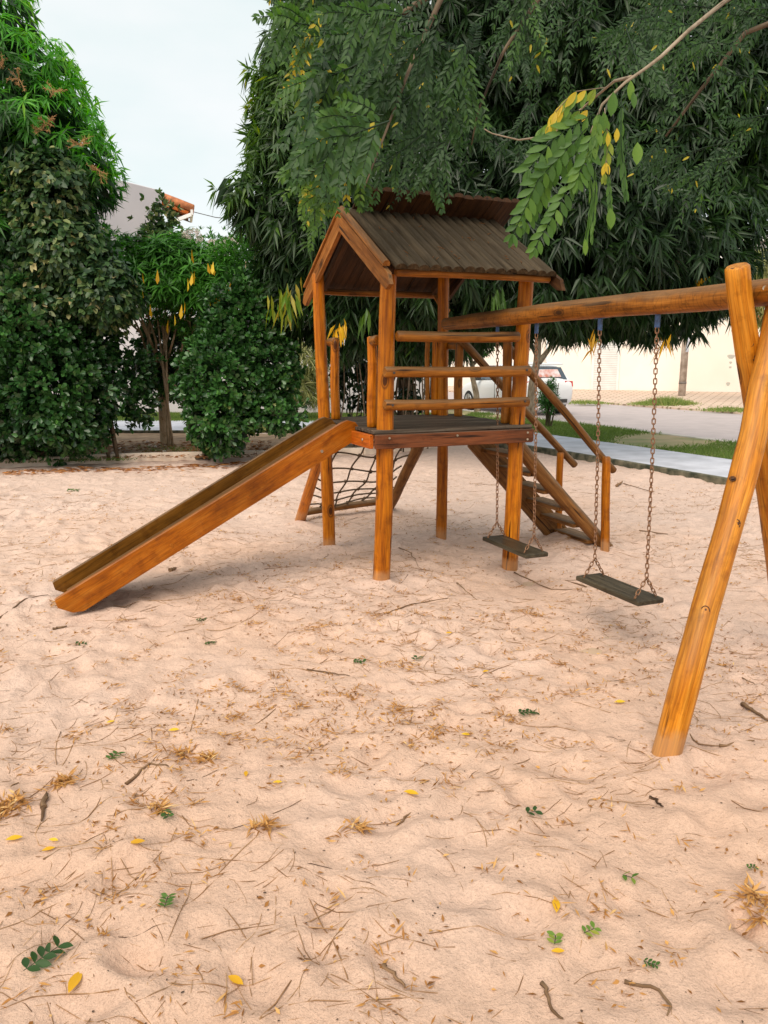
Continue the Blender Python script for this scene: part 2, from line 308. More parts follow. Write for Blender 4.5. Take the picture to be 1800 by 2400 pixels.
def sand_mat():
    m, t, p, o = newmat('sand'); L = t.links.new; c = nd(t, 'ShaderNodeTexCoord')
    n1 = nd(t, 'ShaderNodeTexNoise', i_Scale=.7, i_Detail=5); n2 = nd(t, 'ShaderNodeTexNoise', i_Scale=170, i_Detail=3, i_Roughness=.8); n3 = nd(t, 'ShaderNodeTexNoise', i_Scale=14, i_Detail=8, i_Roughness=.7)
    for n in (n1, n2, n3): L(c.outputs['Object'], n.inputs[0])
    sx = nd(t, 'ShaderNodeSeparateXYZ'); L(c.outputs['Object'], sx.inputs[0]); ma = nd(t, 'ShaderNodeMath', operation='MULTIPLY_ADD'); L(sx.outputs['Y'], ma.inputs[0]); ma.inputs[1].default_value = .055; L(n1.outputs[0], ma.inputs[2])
    r = ramp(t, [(.35, (.66, .425, .30)), (.62, (.67, .45, .335)), (1.0, (.69, .51, .425))]); L(ma.outputs[0], r.inputs[0])  # haze and sky reflection painted in: sand turns paler and pinker with distance
    r2 = ramp(t, [(.3, (.86,)*3), (.6, (1.02,)*3)]); L(n3.outputs[0], r2.inputs[0]); col = mixc(t, 1, r.outputs[0], r2.outputs[0], 'MULTIPLY')
    r3 = ramp(t, [(.28, (.66, .61, .58)), (.47, (1,)*3), (.8, (1.1,)*3)]); L(n2.outputs[0], r3.inputs[0]); col = mixc(t, .8, col, r3.outputs[0], 'MULTIPLY')
    v = nd(t, 'ShaderNodeTexVoronoi', i_Scale=26); L(c.outputs['Object'], v.inputs[0]); r4 = ramp(t, [(.035, (1,)*3), (.06, (0,)*3)]); L(v.outputs['Distance'], r4.inputs[0])
    col = mixc(t, r4.outputs[0], col, (.26, .15, .09))
    L(col, p.inputs['Base Color']); p.inputs['Roughness'].default_value = .95; p.inputs['Specular IOR Level'].default_value = .15
    b = nd(t, 'ShaderNodeBump', i_Strength=.5, i_Distance=.004); L(n2.outputs[0], b.inputs['Height'])
    n4 = nd(t, 'ShaderNodeTexNoise', i_Scale=42, i_Detail=5, i_Roughness=.65, i_Distortion=.6); L(c.outputs['Object'], n4.inputs[0]); b4 = nd(t, 'ShaderNodeBump', i_Strength=.65, i_Distance=.012); L(n4.outputs[0], b4.inputs['Height']); L(b.outputs[0], b4.inputs['Normal'])
    b2 = nd(t, 'ShaderNodeBump', i_Strength=.9, i_Distance=.03); L(n3.outputs[0], b2.inputs['Height']); L(b4.outputs[0], b2.inputs['Normal']); L(b2.outputs[0], p.inputs['Normal'])
    return m
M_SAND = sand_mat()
ys = [.25]
while ys[-1] < 17.2: ys.append(ys[-1]+.009+.0042*ys[-1])
ys = np.array(ys); ncol = 470; ss = np.linspace(-1, 1, ncol)
YY = np.repeat(ys[:, None], ncol, 1); XX = ss[None, :]*(.62*ys[:, None]+1.1)
edge = np.clip((1-np.abs(ss))*12, 0, 1)[None, :]
ZZ = hs(XX, YY)*edge-.0*(1-edge)
idx = np.arange(len(ys)*ncol).reshape(len(ys), ncol)
F = np.stack([idx[:-1, :-1], idx[:-1, 1:], idx[1:, 1:], idx[1:, :-1]], -1).reshape(-1, 4)
_in = np.array([(.3, 16.25), (1.0, 15.75), (1.6, 15.15), (2.75, 13.25), (3.5, 11.65), (4.4, 9.75), (5.9, 6.25), (10, -3.2)])[::-1]
_cx = XX.ravel()[F].mean(1); _cy = YY.ravel()[F].mean(1); F = F[_cx < np.interp(_cy, _in[:, 1], _in[:, 0])+.03]
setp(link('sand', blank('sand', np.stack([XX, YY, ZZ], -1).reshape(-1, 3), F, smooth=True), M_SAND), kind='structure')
def sheet(name, poly, z, mat, kind='structure', thick=0, side=None, parent=None):
    """flat polygon (or slab when thick) from outline points"""
    bm = bmesh.new(); top = [bm.verts.new((float(x), float(y), z)) for x, y in poly]; bm.faces.new(top)
    if thick:
        bot = [bm.verts.new((float(x), float(y), z-thick)) for x, y in poly]; n = len(poly)
        for i in range(n):
            f = bm.faces.new((top[i], bot[i], bot[(i+1) % n], top[(i+1) % n])); f.material_index = 1 if side else 0
    bmesh.ops.recalc_face_normals(bm, faces=bm.faces[:]); bmesh.ops.triangulate(bm, faces=[f for f in bm.faces if len(f.verts) > 4])
    me = D.meshes.new(name); bm.to_mesh(me); bm.free(); me.materials.append(mat)
    if side: me.materials.append(side)
    return setp(link(name, me, None, parent), kind=kind)
sheet('ground', [(-300, -300), (300, -300), (300, 300), (-300, 300)], -.06, simple('ground_soil', (.5, .35, .24), .95, .1, 1))

# ---------------------------------------------------------------- paths, road, verge, bed
M_CONC = simple('grey_concrete', (.55, .56, .63), .8, .12, 3, bump=.2)
M_MOSS = simple('mossy_kerb', (.17, .15, .10), .95, .3, 7, bump=.8, dark=(.03, .035, .02))
M_PALE = simple('pale_kerb', (.84, .68, .55), .9, .12, 6, bump=.3)
def soil_mat():
    m, t, p, o = newmat('bed_soil'); L = t.links.new; c = nd(t, 'ShaderNodeTexCoord'); n = nd(t, 'ShaderNodeTexNoise', i_Scale=2.2, i_Detail=9, i_Roughness=.7); L(c.outputs['Object'], n.inputs[0])
    r = ramp(t, [(.33, (.14, .085, .045)), (.5, (.32, .2, .115)), (.68, (.5, .33, .2))]); L(n.outputs[0], r.inputs[0]); L(r.outputs[0], p.inputs['Base Color']); p.inputs['Roughness'].default_value = .95
    b = nd(t, 'ShaderNodeBump', i_Strength=.8, i_Distance=.05); L(n.outputs[0], b.inputs['Height']); L(b.outputs[0], p.inputs['Normal']); return m
M_SOIL = soil_mat()
KL = [G(-700, 1150), G(-300, 1110), G(0, 1093), G(120, 1088), G(250, 1081), G(380, 1077), G(500, 1075), G(600, 1073), G(720, 1069), G(850, 1065), G(960, 1055), G(1010, 1047)]
KL = [(p[0], p[1]) for p in KL]
inner = [(-40, 16.6), (-6, 16.5), (-1, 16.45), (.3, 16.2), (1.0, 15.7), (1.6, 15.1), (2.75, 13.2), (3.5, 11.6), (4.4, 9.7), (5.9, 6.2), (10, -3.2), (16, -17)]
outer = [(-40, 19.3), (-6, 19.2), (0, 19.1), (1.5, 18.6), (2.2, 17.7), (2.8, 16.6), (3.6, 15.0), (4.5, 13.2), (5.35, 11.4), (7.2, 7.4), (11.6, -2.4), (18, -17)]
sheet('planting_bed', KL+[(1.0, 15.7), (.3, 16.25), (-1, 16.5), (-6, 16.5), (-40, 16.6), (-40, 8)], .055, M_SOIL)
kb = MB()
for a, b in zip(KL[:-1], KL[1:]):
    a = np.array(a); b = np.array(b); d = (b-a)/np.linalg.norm(b-a); n = np.array([-d[1], d[0]])
    kb.bar((*(a-n*.0), .02), (*(b+d*.004-n*.0), .02), .11, .19, b=.012)
kb.build('kerb', M_PALE, kind='structure')
# sidewalk slabs: counted pieces along the path
def strip_piece(name, A, B, z, mat, thick, side, parent=None): return sheet(name, A+B[::-1], z, mat, thick=thick, side=side, parent=parent)
def resample(pl, n):
    pl = np.array(pl, float); s = np.r_[0, np.cumsum(np.hypot(*np.diff(pl, axis=0).T))]; t = np.linspace(0, s[-1], n); return np.stack([np.interp(t, s, pl[:, k]) for k in (0, 1)], 1)
I2 = [tuple(q) for q in resample(inner, 60)]; O2 = [tuple(q) for q in resample(outer, 60)]
bm = bmesh.new()
for z in (.105,):
    ti = [bm.verts.new((*q, z)) for q in I2]; to = [bm.verts.new((*q, z)) for q in O2]; bi = [bm.verts.new((*q, -.08)) for q in I2]; bo = [bm.verts.new((*q, -.08)) for q in O2]
    for k in range(59):
        bm.faces.new((ti[k], ti[k+1], to[k+1], to[k]))
        f = bm.faces.new((bi[k], bi[k+1], ti[k+1], ti[k])); f.material_index = 1; f = bm.faces.new((to[k], to[k+1], bo[k+1], bo[k])); f.material_index = 1
bmesh.ops.recalc_face_normals(bm, faces=bm.faces[:])
me = D.meshes.new('footpath'); bm.to_mesh(me); bm.free(); me.materials.append(M_CONC); me.materials.append(M_MOSS); setp(link('footpath', me), kind='structure')
# kerb lip of the footpath, mossy edge, slightly proud
kb = MB()
for k in range(59):
    a = np.array(I2[k]); b = np.array(I2[k+1])
    if a[1] < -6: continue
    kb.bar((*a, .016), (*b, .016), .09, .19, b=.012)
kb.build('mossy_kerb', M_MOSS, kind='structure')
roadn = [(-40, 90), (-15, 63), (1.5, 25.2), (2.6, 22.6), (3.55, 20.6), (4.3, 19.0), (5.2, 17.0), (6.4, 14.2), (9.5, 6.6), (19, -17)]
roadf = [(-31, 93), (-8, 63), (6.9, 30.0), (8.6, 26.6), (10.4, 23.1), (13, 18), (18, 7), (28, -17)]
M_VERGE = simple('verge_soil', (.36, .27, .15), .95, .25, 1.4, bump=.5, dark=(.17, .19, .06))
M_ROAD = simple('asphalt', (.44, .375, .37), .9, .06, 2.5, bump=.15)
sheet('verge', outer+[(19, -17), (9.5, 6.6), (6.4, 14.2), (5.2, 17.0), (4.3, 19.0), (3.55, 20.6), (2.6, 22.6), (1.5, 25.2), (-15, 63), (-40, 63)], .085, M_VERGE, thick=.15)
sheet('road', roadn+roadf[::-1], -.02, M_ROAD)
kb = MB()
for a, b in zip(roadn[1:-1], roadn[2:]):
    kb.bar((*a, .035), (*b, .035), .13, .14, b=.015)
kb.build('road_kerb', simple('road_kerb', (.62, .56, .5), .85, .15, 3), kind='structure')
def brick_mat():
    m, t, p, o = newmat('brick_paving'); L = t.links.new; c = nd(t, 'ShaderNodeTexCoord'); mp = nd(t, 'ShaderNodeMapping'); mp.inputs['Rotation'].default_value = (0, 0, R(28)); L(c.outputs['Object'], mp.inputs[0])
    b = nd(t, 'ShaderNodeTexBrick', i_Scale=1.0); b.inputs['Color1'].default_value = (.55, .40, .31, 1); b.inputs['Color2'].default_value = (.62, .48, .38, 1); b.inputs['Mortar'].default_value = (.28, .2, .14, 1)
    b.inputs['Brick Width'].default_value = .55; b.inputs['Row Height'].default_value = .28; b.inputs['Mortar Size'].default_value = .03; L(mp.outputs[0], b.inputs[0])
    L(b.outputs[0], p.inputs['Base Color']); p.inputs['Roughness'].default_value = .9; return m
wallpts = [(-16, 66), (7.2, 35.2), (14.2, 31.3), (30, 22)]
bm = bmesh.new()
nearp = [(-8, 63), (6.9, 30.0), (8.6, 26.6), (10.4, 23.1), (13, 18), (18, 7)]; farp = [(-4, 64), (7.2, 35.6), (9.4, 34.4), (14.2, 31.9), (21, 28), (30, 22)]
a = [bm.verts.new((*q, .04)) for q in nearp]; b = [bm.verts.new((*q, .26)) for q in farp]; c = [bm.verts.new((*q, -.06)) for q in nearp]
for k in range(5): bm.faces.new((a[k], a[k+1], b[k+1], b[k])); bm.faces.new((c[k], c[k+1], a[k+1], a[k]))
me = D.meshes.new('brick_pavement'); bm.to_mesh(me); bm.free(); setp(link('brick_pavement', me, brick_mat()), kind='structure')

# ---------------------------------------------------------------- walls and houses
M_CREAM = simple('cream_render', (.90, .80, .72), .9, .03, .8, dark=(.86, .75, .66))
M_LILAC = simple('lilac_render', (.60, .555, .575), .9, .04, 1.0, dark=(.55, .51, .53))
M_WHITE = simple('white_paint', (.78, .76, .74), .6, .05, 3)
M_TILE = simple('clay_tile', (.56, .2, .075), .8, .25, 6, dark=(.3, .1, .04))
M_ORANGE = simple('orange_render', (.62, .2, .06), .85, .08, 1.5)
M_DARK = simple('dark_trim', (.05, .045, .04), .6, .1, 5)
def wallbar(mb, a, b, z0, z1, th=.2):
    return mb.bar((a[0], a[1], (z0+z1)/2), (b[0], b[1], (z0+z1)/2), th, z1-z0, b=.01)
o = wallbar(MB(), (-45, 22.4), (1.6, 22.0), -.05, 2.75).build('boundary_wall', M_LILAC, label='long pale lilac garden wall behind the shrubs on the left', cat='wall')
# electric fence wires over the left wall: a thing with rods and wires
ef = empty('wire_fence', (-2.6, 22.1, 2.75), label='thin fence wires on short rods along the top of the lilac wall', cat='fence')
for X in (-8.5, -6.2, -3.9, -2.6, -.4, 1.3): MB().tube([(X, 22.15, 2.74), (X, 22.12, 3.5)], .018, 6).build('rod', M_DARK, ef)
for k in range(4): MB().tube([(-12, 22.12, 2.92+k*.17), (1.5, 22.12, 2.92+k*.17)], .007, 4).build('wire', M_DARK, ef)
house = empty('lilac_house', (-8, 27, 0), label='tall plain lilac house with clay tile eave behind the garden wall', cat='house')
Yh = 26.0
hl = U(200, 405, Yh); hc = U(372, 447, Yh+.0)
# side wall turned: left end higher in the picture = nearer; build by plane through two points
A2 = np.array([U(60, 372, 24.4)[0], 24.4]); B2 = np.array([hc[0], 27.2]); B2[0] = U(372, 447, 27.2)[0]; zt = U(372, 447, 27.2)[2]
A2 = B2+1.9*np.array([-1.06, -1.9]); dirw = (B2-A2)/np.linalg.norm(B2-A2); nrm = np.array([-dirw[1], dirw[0]])
MB().bar((*A2, zt/2), (*B2, zt/2), .25, zt, b=.02).build('wall', M_LILAC, house)
C2 = B2+nrm*7
MB().bar((*(B2+nrm*.14-dirw*.12), zt/2-.35), (*(C2-dirw*.12), zt/2-.35), .24, zt-.7, b=.01).build('wall', M_WHITE, house)
# tiled eave projecting to the right
rf = None
e0 = U(374, 462, 27.3); e1 = U(452, 490, 27.3); e2 = U(420, 545, 29.5)
roof = empty('roof', e0); roof.parent = house; roof.matrix_parent_inverse = world_mat(house).inverted()
ex = (e1-e0)/np.linalg.norm(e1-e0); ey = np.array([-.25, 1.0, .05]); ey /= np.linalg.norm(ey); ez = np.cross(ex, ey)
Lr = np.linalg.norm(e1-e0)
for k in range(7):
    s0 = e0+ey*(.12+k*.3); MB().tube([s0-ex*.2+ez*.06, s0+ex*(Lr*.5)+ez*.05, s0+ex*Lr+ez*.03], .13, 8).build('tile', M_TILE, roof)
for k in range(6):
    s0 = e0+ey*(.1+k*.38); MB().bar(s0-ez*.16, s0+ex*(Lr-.1)-ez*.16, .08, .1).build('rafter', W_FASC2, roof)
g0 = e1-ez*.12; MB().bar(g0-ey*.1, g0+ey*2.2, .08, .16).build('fascia', M_WHITE, roof)
g0 = e0+(e1-e0)*.45-ez*.62; MB().bar(g0-np.array([0, .1, .1]), e1-ez*.2-ey*.1, .07, .11).build('gutter', M_WHITE, roof)
MB().bar(e0-ez*.24+ey*1.1, e0-ez*.24+ex*Lr*.8+ey*1.1, 2.0, .02).build('soffit', W_UNDER, roof)
# right side walls
o = MB(); wallbar(o, (7.2, 35.4), (14.2, 31.6), .0, 3.05); wallbar(o, (14.3, 31.54), (32, 21.9), .0, 3.05)
o.build('cream_wall', M_CREAM, label='long cream rendered wall across the road with grey damp spots', cat='wall')
o = wallbar(MB(), (-6, 56), (7.1, 35.6), .0, 3.3).build('cream_wall', M_CREAM, label='far cream wall receding down the street behind the white car', cat='wall')
bh = empty('white_building', (15, 40, 0), label='pale flat roofed building rising above the cream wall', cat='building')
wallbar(MB(), (9, 37.5), (26, 31), 0, 6.4, .3).build('wall', M_WHITE, bh)
wallbar(MB(), (9, 37.4), (26, 30.9), 6.4, 6.6, .5).build('cornice', M_WHITE, bh)
wallbar(MB(), (14.3, 31.5), (31, 22.4), 3.051, 3.2, .34).build('coping', M_TILE, setp(empty('tiled_coping', (20, 28, 3.05)), 'terracotta coping on top of the cream wall at the right', 'coping'))
# damp spots are flat stains: built into a material on thin plaster patches
st = empty('plaster_patches', (13, 32, 1), label='grey plaster patches on the cream wall beside the swing leg', cat='patch')
def on_wall(px, py):
    a = np.array([7.2, 35.4]); b = np.array([14.2, 31.6]); d = (b-a)/np.linalg.norm(b-a); n = np.array([-d[1], d[0]]); r_ = ray(px, py); t = (n@a)/(n@r_[:2]); return r_*t+np.array([0, 0, CH]), np.array([d[0], d[1], 0]), np.array([n[0], n[1], 0])
M_PATCH = simple('grey_patch', (.52, .50, .44), .95, .1, 4)
for px, py, rx, ry in ((1714, 836, .13, .1), (1713, 850, .05, .06), (1712, 861, .05, .05), (1707, 900, .07, .09)):
    c, d, n = on_wall(px, py); c = c-n*.104; mb = MB(); k = 14
    vs = [c+d*rx*math.cos(a)*(1+.25*math.sin(3*a))+np.array([0, 0, 1])*ry*math.sin(a)*(1+.2*math.cos(2*a)) for a in np.linspace(0, 2*math.pi, k, endpoint=False)]
    vs2 = [v+n*.01 for v in vs]; mb.add(vs+vs2, [tuple(range(k))]+[(i, i+k, (i+1) % k+k, (i+1) % k) for i in range(k)]); mb.build('patch', M_PATCH, st)
# garage door: frame + ribbed panel
gd = empty('garage_door', (9.5, 34, .1), label='white ribbed roller door in the cream wall across the road', cat='garage door')
c0, d, n = on_wall(1389, 912); c1, _, _ = on_wall(1448, 911); Wd = np.linalg.norm((c1-c0)[:2])
mb = MB(); z = .22
while z < 2.62:
    mb.box([*((c0+c1)/2-n*.12)[:2], z+.035], (d, n, (0, 0, 1)), (Wd/2, .012, .032), 0, .006); z += .075
mb.build('slat_panel', M_WHITE, gd, kind='stuff'); 
mb = MB(); mb.box([*((c0+c1)/2-n*.106)[:2], 1.4], (d, n, (0, 0, 1)), (Wd/2, .004, 1.22), 0, 0); mb.build('backing', M_PATCH, gd)
for cc in (c0, c1): MB().box([*(cc-n*.13)[:2], 1.43], (d, n, (0, 0, 1)), (.05, .03, 1.26), 0, .005).build('frame', M_WHITE, gd)
MB().box([*((c0+c1)/2-n*.13)[:2], 2.74], (d, n, (0, 0, 1)), (Wd/2+.05, .03, .05), 0, .005).build('frame', M_WHITE, gd)
ow = empty('orange_house', (6, 53, 0), label='low orange house at the far end of the street behind the railing', cat='house')
wallbar(MB(), (1.5, 54), (6.2, 51.5), 0, 2.6).build('wall', M_ORANGE, ow); wallbar(MB(), (6.3, 51.45), (8.6, 50.2), 0, 3.1).build('wall', M_ORANGE, ow)
MB().box((7.6, 50.6, 1.3), (np.array([.88, -.47, 0]), np.array([.47, .88, 0]), (0, 0, 1)), (.45, .1, 1.3), 0, .01).build('door', M_DARK, ow)
MB().bar((1.2, 53.9, 2.72), (8.9, 49.9, 3.1), 1.2, .15).build('roof', M_TILE, ow)
# utility poles
def pole(px, py, Y, h, r, label, lean=0, spots=True):
    b = U(px, py, Y); t = empty('utility_pole', (b[0], b[1], 0), label=label, cat='pole', group='utility poles')
    MB().tube([(b[0], b[1], -.05), (b[0]+lean*.5, b[1], h/2), (b[0]+lean, b[1], h)], [r*1.15, r, r*.8], 12).build('shaft', M_POLE, t)
    if spots:
        MB().box((b[0]+r*.35, b[1]-r*.95, 2.35), ((1, 0, 0), (0, 1, 0), (0, 0, 1)), (r*.5, .02, .55), 2, .005).build('band', M_CONC, t)
        MB().tube([(b[0], b[1], .62), (b[0], b[1], .70)], r*1.2, 12).build('band', M_DARKC, t)
    return t
M_POLE = simple('old_pole', (.56, .48, .42), .9, .15, 5, bump=.3, dark=(.34, .27, .22)); M_DARKC = simple('dark_concrete', (.2, .17, .15), .9, .15, 8)
pole(1598, 924, 30.3, 7.6, .12, 'weathered pale utility pole rising from weeds in front of cream wall')
pole(1782, 870, 17.5, 7.2, .07, 'slim purple-grey pole at the right edge behind the swing leg', .28, False)
p0 = U(455, 497, 27.6); p1 = U(560, 515, 25)
MB().tube([p0, (p0+p1)/2-np.array([0, 0, .05]), p1, U(900, 540, 21)], .012, 4).build('power_line', M_DARK, label='thin dark power line running from the tiled eave towards the mango tree', cat='wire')

# ---------------------------------------------------------------- car (local: +x forward, +y left)
M_CARW = simple('white_car_paint', (.80, .80, .81), .25, .01, 2, spec=.6); M_GLASS = simple('car_glass', (.05, .075, .10), .08, .05, 3, spec=.9); M_TYRE = simple('tyre_rubber', (.02, .02, .02), .85, .2, 20)
M_RIM = simple('alloy', (.5, .5, .52), .3, .1, 10, metal=.8); M_RED = simple('red_lens', (.55, .02, .015), .2, .1, 10); M_PLATE = simple('grey_plate', (.55, .56, .58), .5, .05, 5)
hd = np.array([-.40, .9165]); car_o = np.array([4.42, 23.15])   # middle of the rear axle
car = empty('parked_car', (*car_o, -.02), math.atan2(hd[1], hd[0]), label='white hatchback parked at the near kerb seen from behind', cat='car')
def CW(x, y, z): lf = np.array([-hd[1], hd[0]]); q = car_o+hd*x+lf*y; return np.array([q[0], q[1], z-.02])
# stations: x, z_low, z_belt, z_top, half width low, belt, top
S = [(-.72, .42, .62, .70, .62, .66, .60), (-.68, .32, .80, .92, .74, .80, .72), (-.58, .26, .90, 1.02, .80, .84, .70), (-.42, .24, .93, 1.30, .82, .85, .60), (-.22, .24, .93, 1.42, .83, .86, .58), (.3, .22, .93, 1.47, .84, .87, .58), (1.0, .22, .92, 1.47, .84, .87, .57), (1.55, .22, .91, 1.40, .84, .87, .56), (2.05, .22, .90, 1.12, .84, .86, .62), (2.3, .22, .88, .94, .84, .85, .70), (2.7, .24, .82, .86, .82, .83, .66), (3.05, .28, .70, .78, .76, .78, .60), (3.2, .36, .58, .64, .62, .66, .5)]
def ring(s):
    x, zl, zb, zt, wl, wb, wt = s; r_ = []
    for k in (1, -1):
        side = [(wl*.9, zl), (wl, zl+.08), ((wl+wb)/2+.01, (zl+zb)/2), (wb, zb-.06), (wb-.03, zb), ((wb*.45+wt*.55), zb+(zt-zb)*.5), (wt+.02, zt-.05), (wt-.08, zt), (wt*.5, zt+.015), (0, zt+.02)]
        r_.append([CW(x, k*a, b) for a, b in side])
    return r_[0]+r_[1][::-1][1:]
rings = [ring(s) for s in S]; n = len(rings[0]); mb = MB(); vs = [v for r_ in rings for v in r_]; fs = []
for i in range(len(S)-1):
    for k in range(n-1): fs.append((i*n+k, i*n+k+1, (i+1)*n+k+1, (i+1)*n+k))
    fs.append((i*n+n-1, i*n, (i+1)*n, (i+1)*n+n-1))
fs.append(tuple(range(n))[::-1]); fs.append(tuple((len(S)-1)*n+k for k in range(n))); mb.add(vs, fs, smooth=True)
body = mb.build('body', M_CARW, car); md = body.modifiers.new('s', 'SUBSURF'); md.levels = md.render_levels = 1
def quad(name, pts, mat, th=.012, parent=car):
    pts = [np.array(q, float) for q in pts]; c = sum(pts)/len(pts); nn = np.cross(pts[1]-pts[0], pts[-1]-pts[0]); nn /= np.linalg.norm(nn); k = len(pts)
    if (c-CW(1.2, 0, .7))@nn < 0: nn = -nn
    vs = [q+nn*th for q in pts]+[q-nn*.02 for q in pts]; m_ = MB(); m_.add(vs, [tuple(range(k)), tuple(range(2*k-1, k-1, -1))]+[(i, i+k, (i+1) % k+k, (i+1) % k) for i in range(k)]); return m_.build(name, mat, parent)
quad('rear_window', [CW(-.585, .62, 1.0), CW(-.585, -.62, 1.0), CW(-.40, -.52, 1.34), CW(-.40, .52, 1.34)], M_GLASS, .02)
quad('window_sticker', [CW(-.565, .34, 1.07), CW(-.565, -.42, 1.07), CW(-.455, -.36, 1.28), CW(-.455, .30, 1.28)], simple('pink_white_sticker', (.75, .66, .66), .5, .1, 9, dark=(.6, .22, .16)), .03)
quad('spoiler', [CW(-.47, .56, 1.43), CW(-.47, -.56, 1.43), CW(-.28, -.56, 1.455), CW(-.28, .56, 1.455)], M_CARW, .02)
for s in (1, -1):
    quad('side_window', [CW(-.05, s*.80, .97), CW(.85, s*.81, .97), CW(.85, s*.62, 1.38), CW(.02, s*.62, 1.38)], M_GLASS, .03)
    quad('side_window', [CW(.93, s*.81, .97), CW(1.85, s*.80, .95), CW(1.5, s*.63, 1.33), CW(.93, s*.62, 1.38)], M_GLASS, .03)
    quad('tail_light', [CW(-.66, s*.5, .80), CW(-.62, s*.80, .80), CW(-.56, s*.82, .95), CW(-.61, s*.52, .96)], M_RED, .035)
    quad('door_seam', [CW(.89, s*.86, .35), CW(.9, s*.86, .35), CW(.9, s*.86, .9), CW(.89, s*.86, .9)], M_DARK, .012)
    m_ = MB().box(CW(1.75, s*.95, 1.0), ((*hd, 0), (-hd[1], hd[0], 0), (0, 0, 1)), (.07, .1, .065), 0, .03); m_.build('mirror', M_DARK, car)
    for x in (0, 2.45):
        c = CW(x, s*.76, .31); ax = np.array([-hd[1], hd[0], 0])*s
        wh = MB().tube([c-ax*.1, c+ax*.1], .31, 24, rnd=.03).build('wheel', M_TYRE, car)
        MB().tube([c+ax*.09, c+ax*.112], .2, 16).build('rim', M_RIM, wh)
        for q in range(5):
            a = q*1.2566; dq = np.array([hd[0]*math.cos(a), hd[1]*math.cos(a), math.sin(a)]); MB().bar(c+ax*.118+dq*.03, c+ax*.118+dq*.185, .03, .02).build('spoke', M_DARKC, wh)
quad('windscreen', [CW(1.62, .6, 1.36), CW(1.62, -.6, 1.36), CW(2.2, -.7, .98), CW(2.2, .7, .98)], M_GLASS, .03)
quad('number_plate', [CW(-.715, .24, .56), CW(-.715, -.24, .56), CW(-.71, -.24, .68), CW(-.71, .24, .68)], M_PLATE, .03)
quad('bumper_trim', [CW(-.72, .55, .36), CW(-.72, -.55, .36), CW(-.73, -.55, .46), CW(-.73, .55, .46)], M_DARK, .02)
quad('headlight', [CW(3.1, .5, .6), CW(2.95, .74, .62), CW(2.9, .72, .74), CW(3.0, .5, .72)], M_PLATE, .03)

# ================================================================ WOODEN TOWER
tw = empty('playground_tower', T(0, 0, 0), YAW, label='roofed log play tower with wooden slide, stairs and rope net', cat='play tower')
def sub(name, loc, parent):
    e = D.objects.new(name, None); COL.objects.link(e); e.location = Vector([float(a) for a in loc]); e.parent = parent; e.matrix_parent_inverse = world_mat(parent).inverted(); e.empty_display_size = .1; return e
def P4(base_px, top_px, Y): return G(*base_px), U(*top_px, Y)
for (u, v, tx, ty, r0, r1) in ((-.52, -.55, 912, 600, .062, .054), (.52, -.55, 1236, 610, .061, .053), (-.52, .55, 745, 640, .052, .048), (.52, .55, 1040, 640, .048, .047)):
    b = T(u, v, 0); Y = b[1]; top = U(tx, ty, Y); bb = {(-.52, -.55): G(893, 1374), (.52, -.55): G(1197, 1338), (-.52, .55): G(771, 1291), (.52, .55): G(1034, 1271)}[(u, v)]+np.array([0, .055, 0])
    top = U(tx, ty, bb[1]); d = top-bb; bot = bb-d*.06
    log(bot, top, r0, r1, rough=.045, bend=.005, seg=26, n=20).build('post', W_POST, tw)
# deck
dk = sub('deck', T(0, 0, 1.1), tw)
nb = 12
for k in range(nb):
    v0 = -.63+k*(1.26/nb)+.003; v1 = -.63+(k+1)*(1.26/nb)-.003
    MB().bar(T(-.60+rng.uniform(-.006, .006), (v0+v1)/2, 1.1+rng.uniform(-.002, .002)), T(.66+rng.uniform(-.008, .008), (v0+v1)/2, 1.1+rng.uniform(-.002, .002)), v1-v0, .026).build('board', W_DECK, dk)
MB().bar(T(-.60, -.645, 1.036), T(.645, -.645, 1.036), .032, .098).build('fascia_board', W_FASC, dk)
MB().bar(T(-.60, .645, 1.036), T(.645, .645, 1.036), .032, .098).build('fascia_board', W_FASC, dk)
MB().bar(T(-.617, -.629, 1.036), T(-.617, .629, 1.036), .032, .096).build('fascia_board', W_FASC2, dk, label='bright orange end board under the slide mouth')
MB().bar(T(.662, -.629, 1.036), T(.662, .629, 1.036), .032, .096).build('fascia_board', W_FASC, dk)
for v in (-.3, 0, .3): MB().bar(T(-.59, v, 1.055), T(.63, v, 1.055), .05, .06).build('joist', W_UNDER, dk)
for u, z in ((-.50, 1.06), (.02, 1.06), (.60, 1.06), (.60, 1.01)): MB().tube([T(u, -.66, z), T(u, -.668, z)], .008, 8).build('bolt', M_BOLT, dk)
for v, z in ((-.50, 1.04),): MB().tube([T(-.632, v, z), T(-.64, v, z)], .01, 8).build('bolt', M_BOLT, dk)
# railing on the front side
log(T(-.44, -.64, 1.741), T(.50, -.66, 1.745), .036, .037).build('rail', W_RAIL, tw)
log(T(-.535, -.655, 1.506), T(.60, -.655, 1.505), .036, .038).build('rail', W_RAIL, tw)
log(T(-.535, -.655, 1.285), T(.60, -.655, 1.284), .038, .036).build('rail', W_RAIL, tw)
for u, z in ((.555, 1.512), (.55, 1.29), (-.49, 1.285), (-.48, 1.50)): MB().tube([T(u, -.69, z), T(u, -.70, z)], .008, 8).build('bolt', M_DARK, tw)
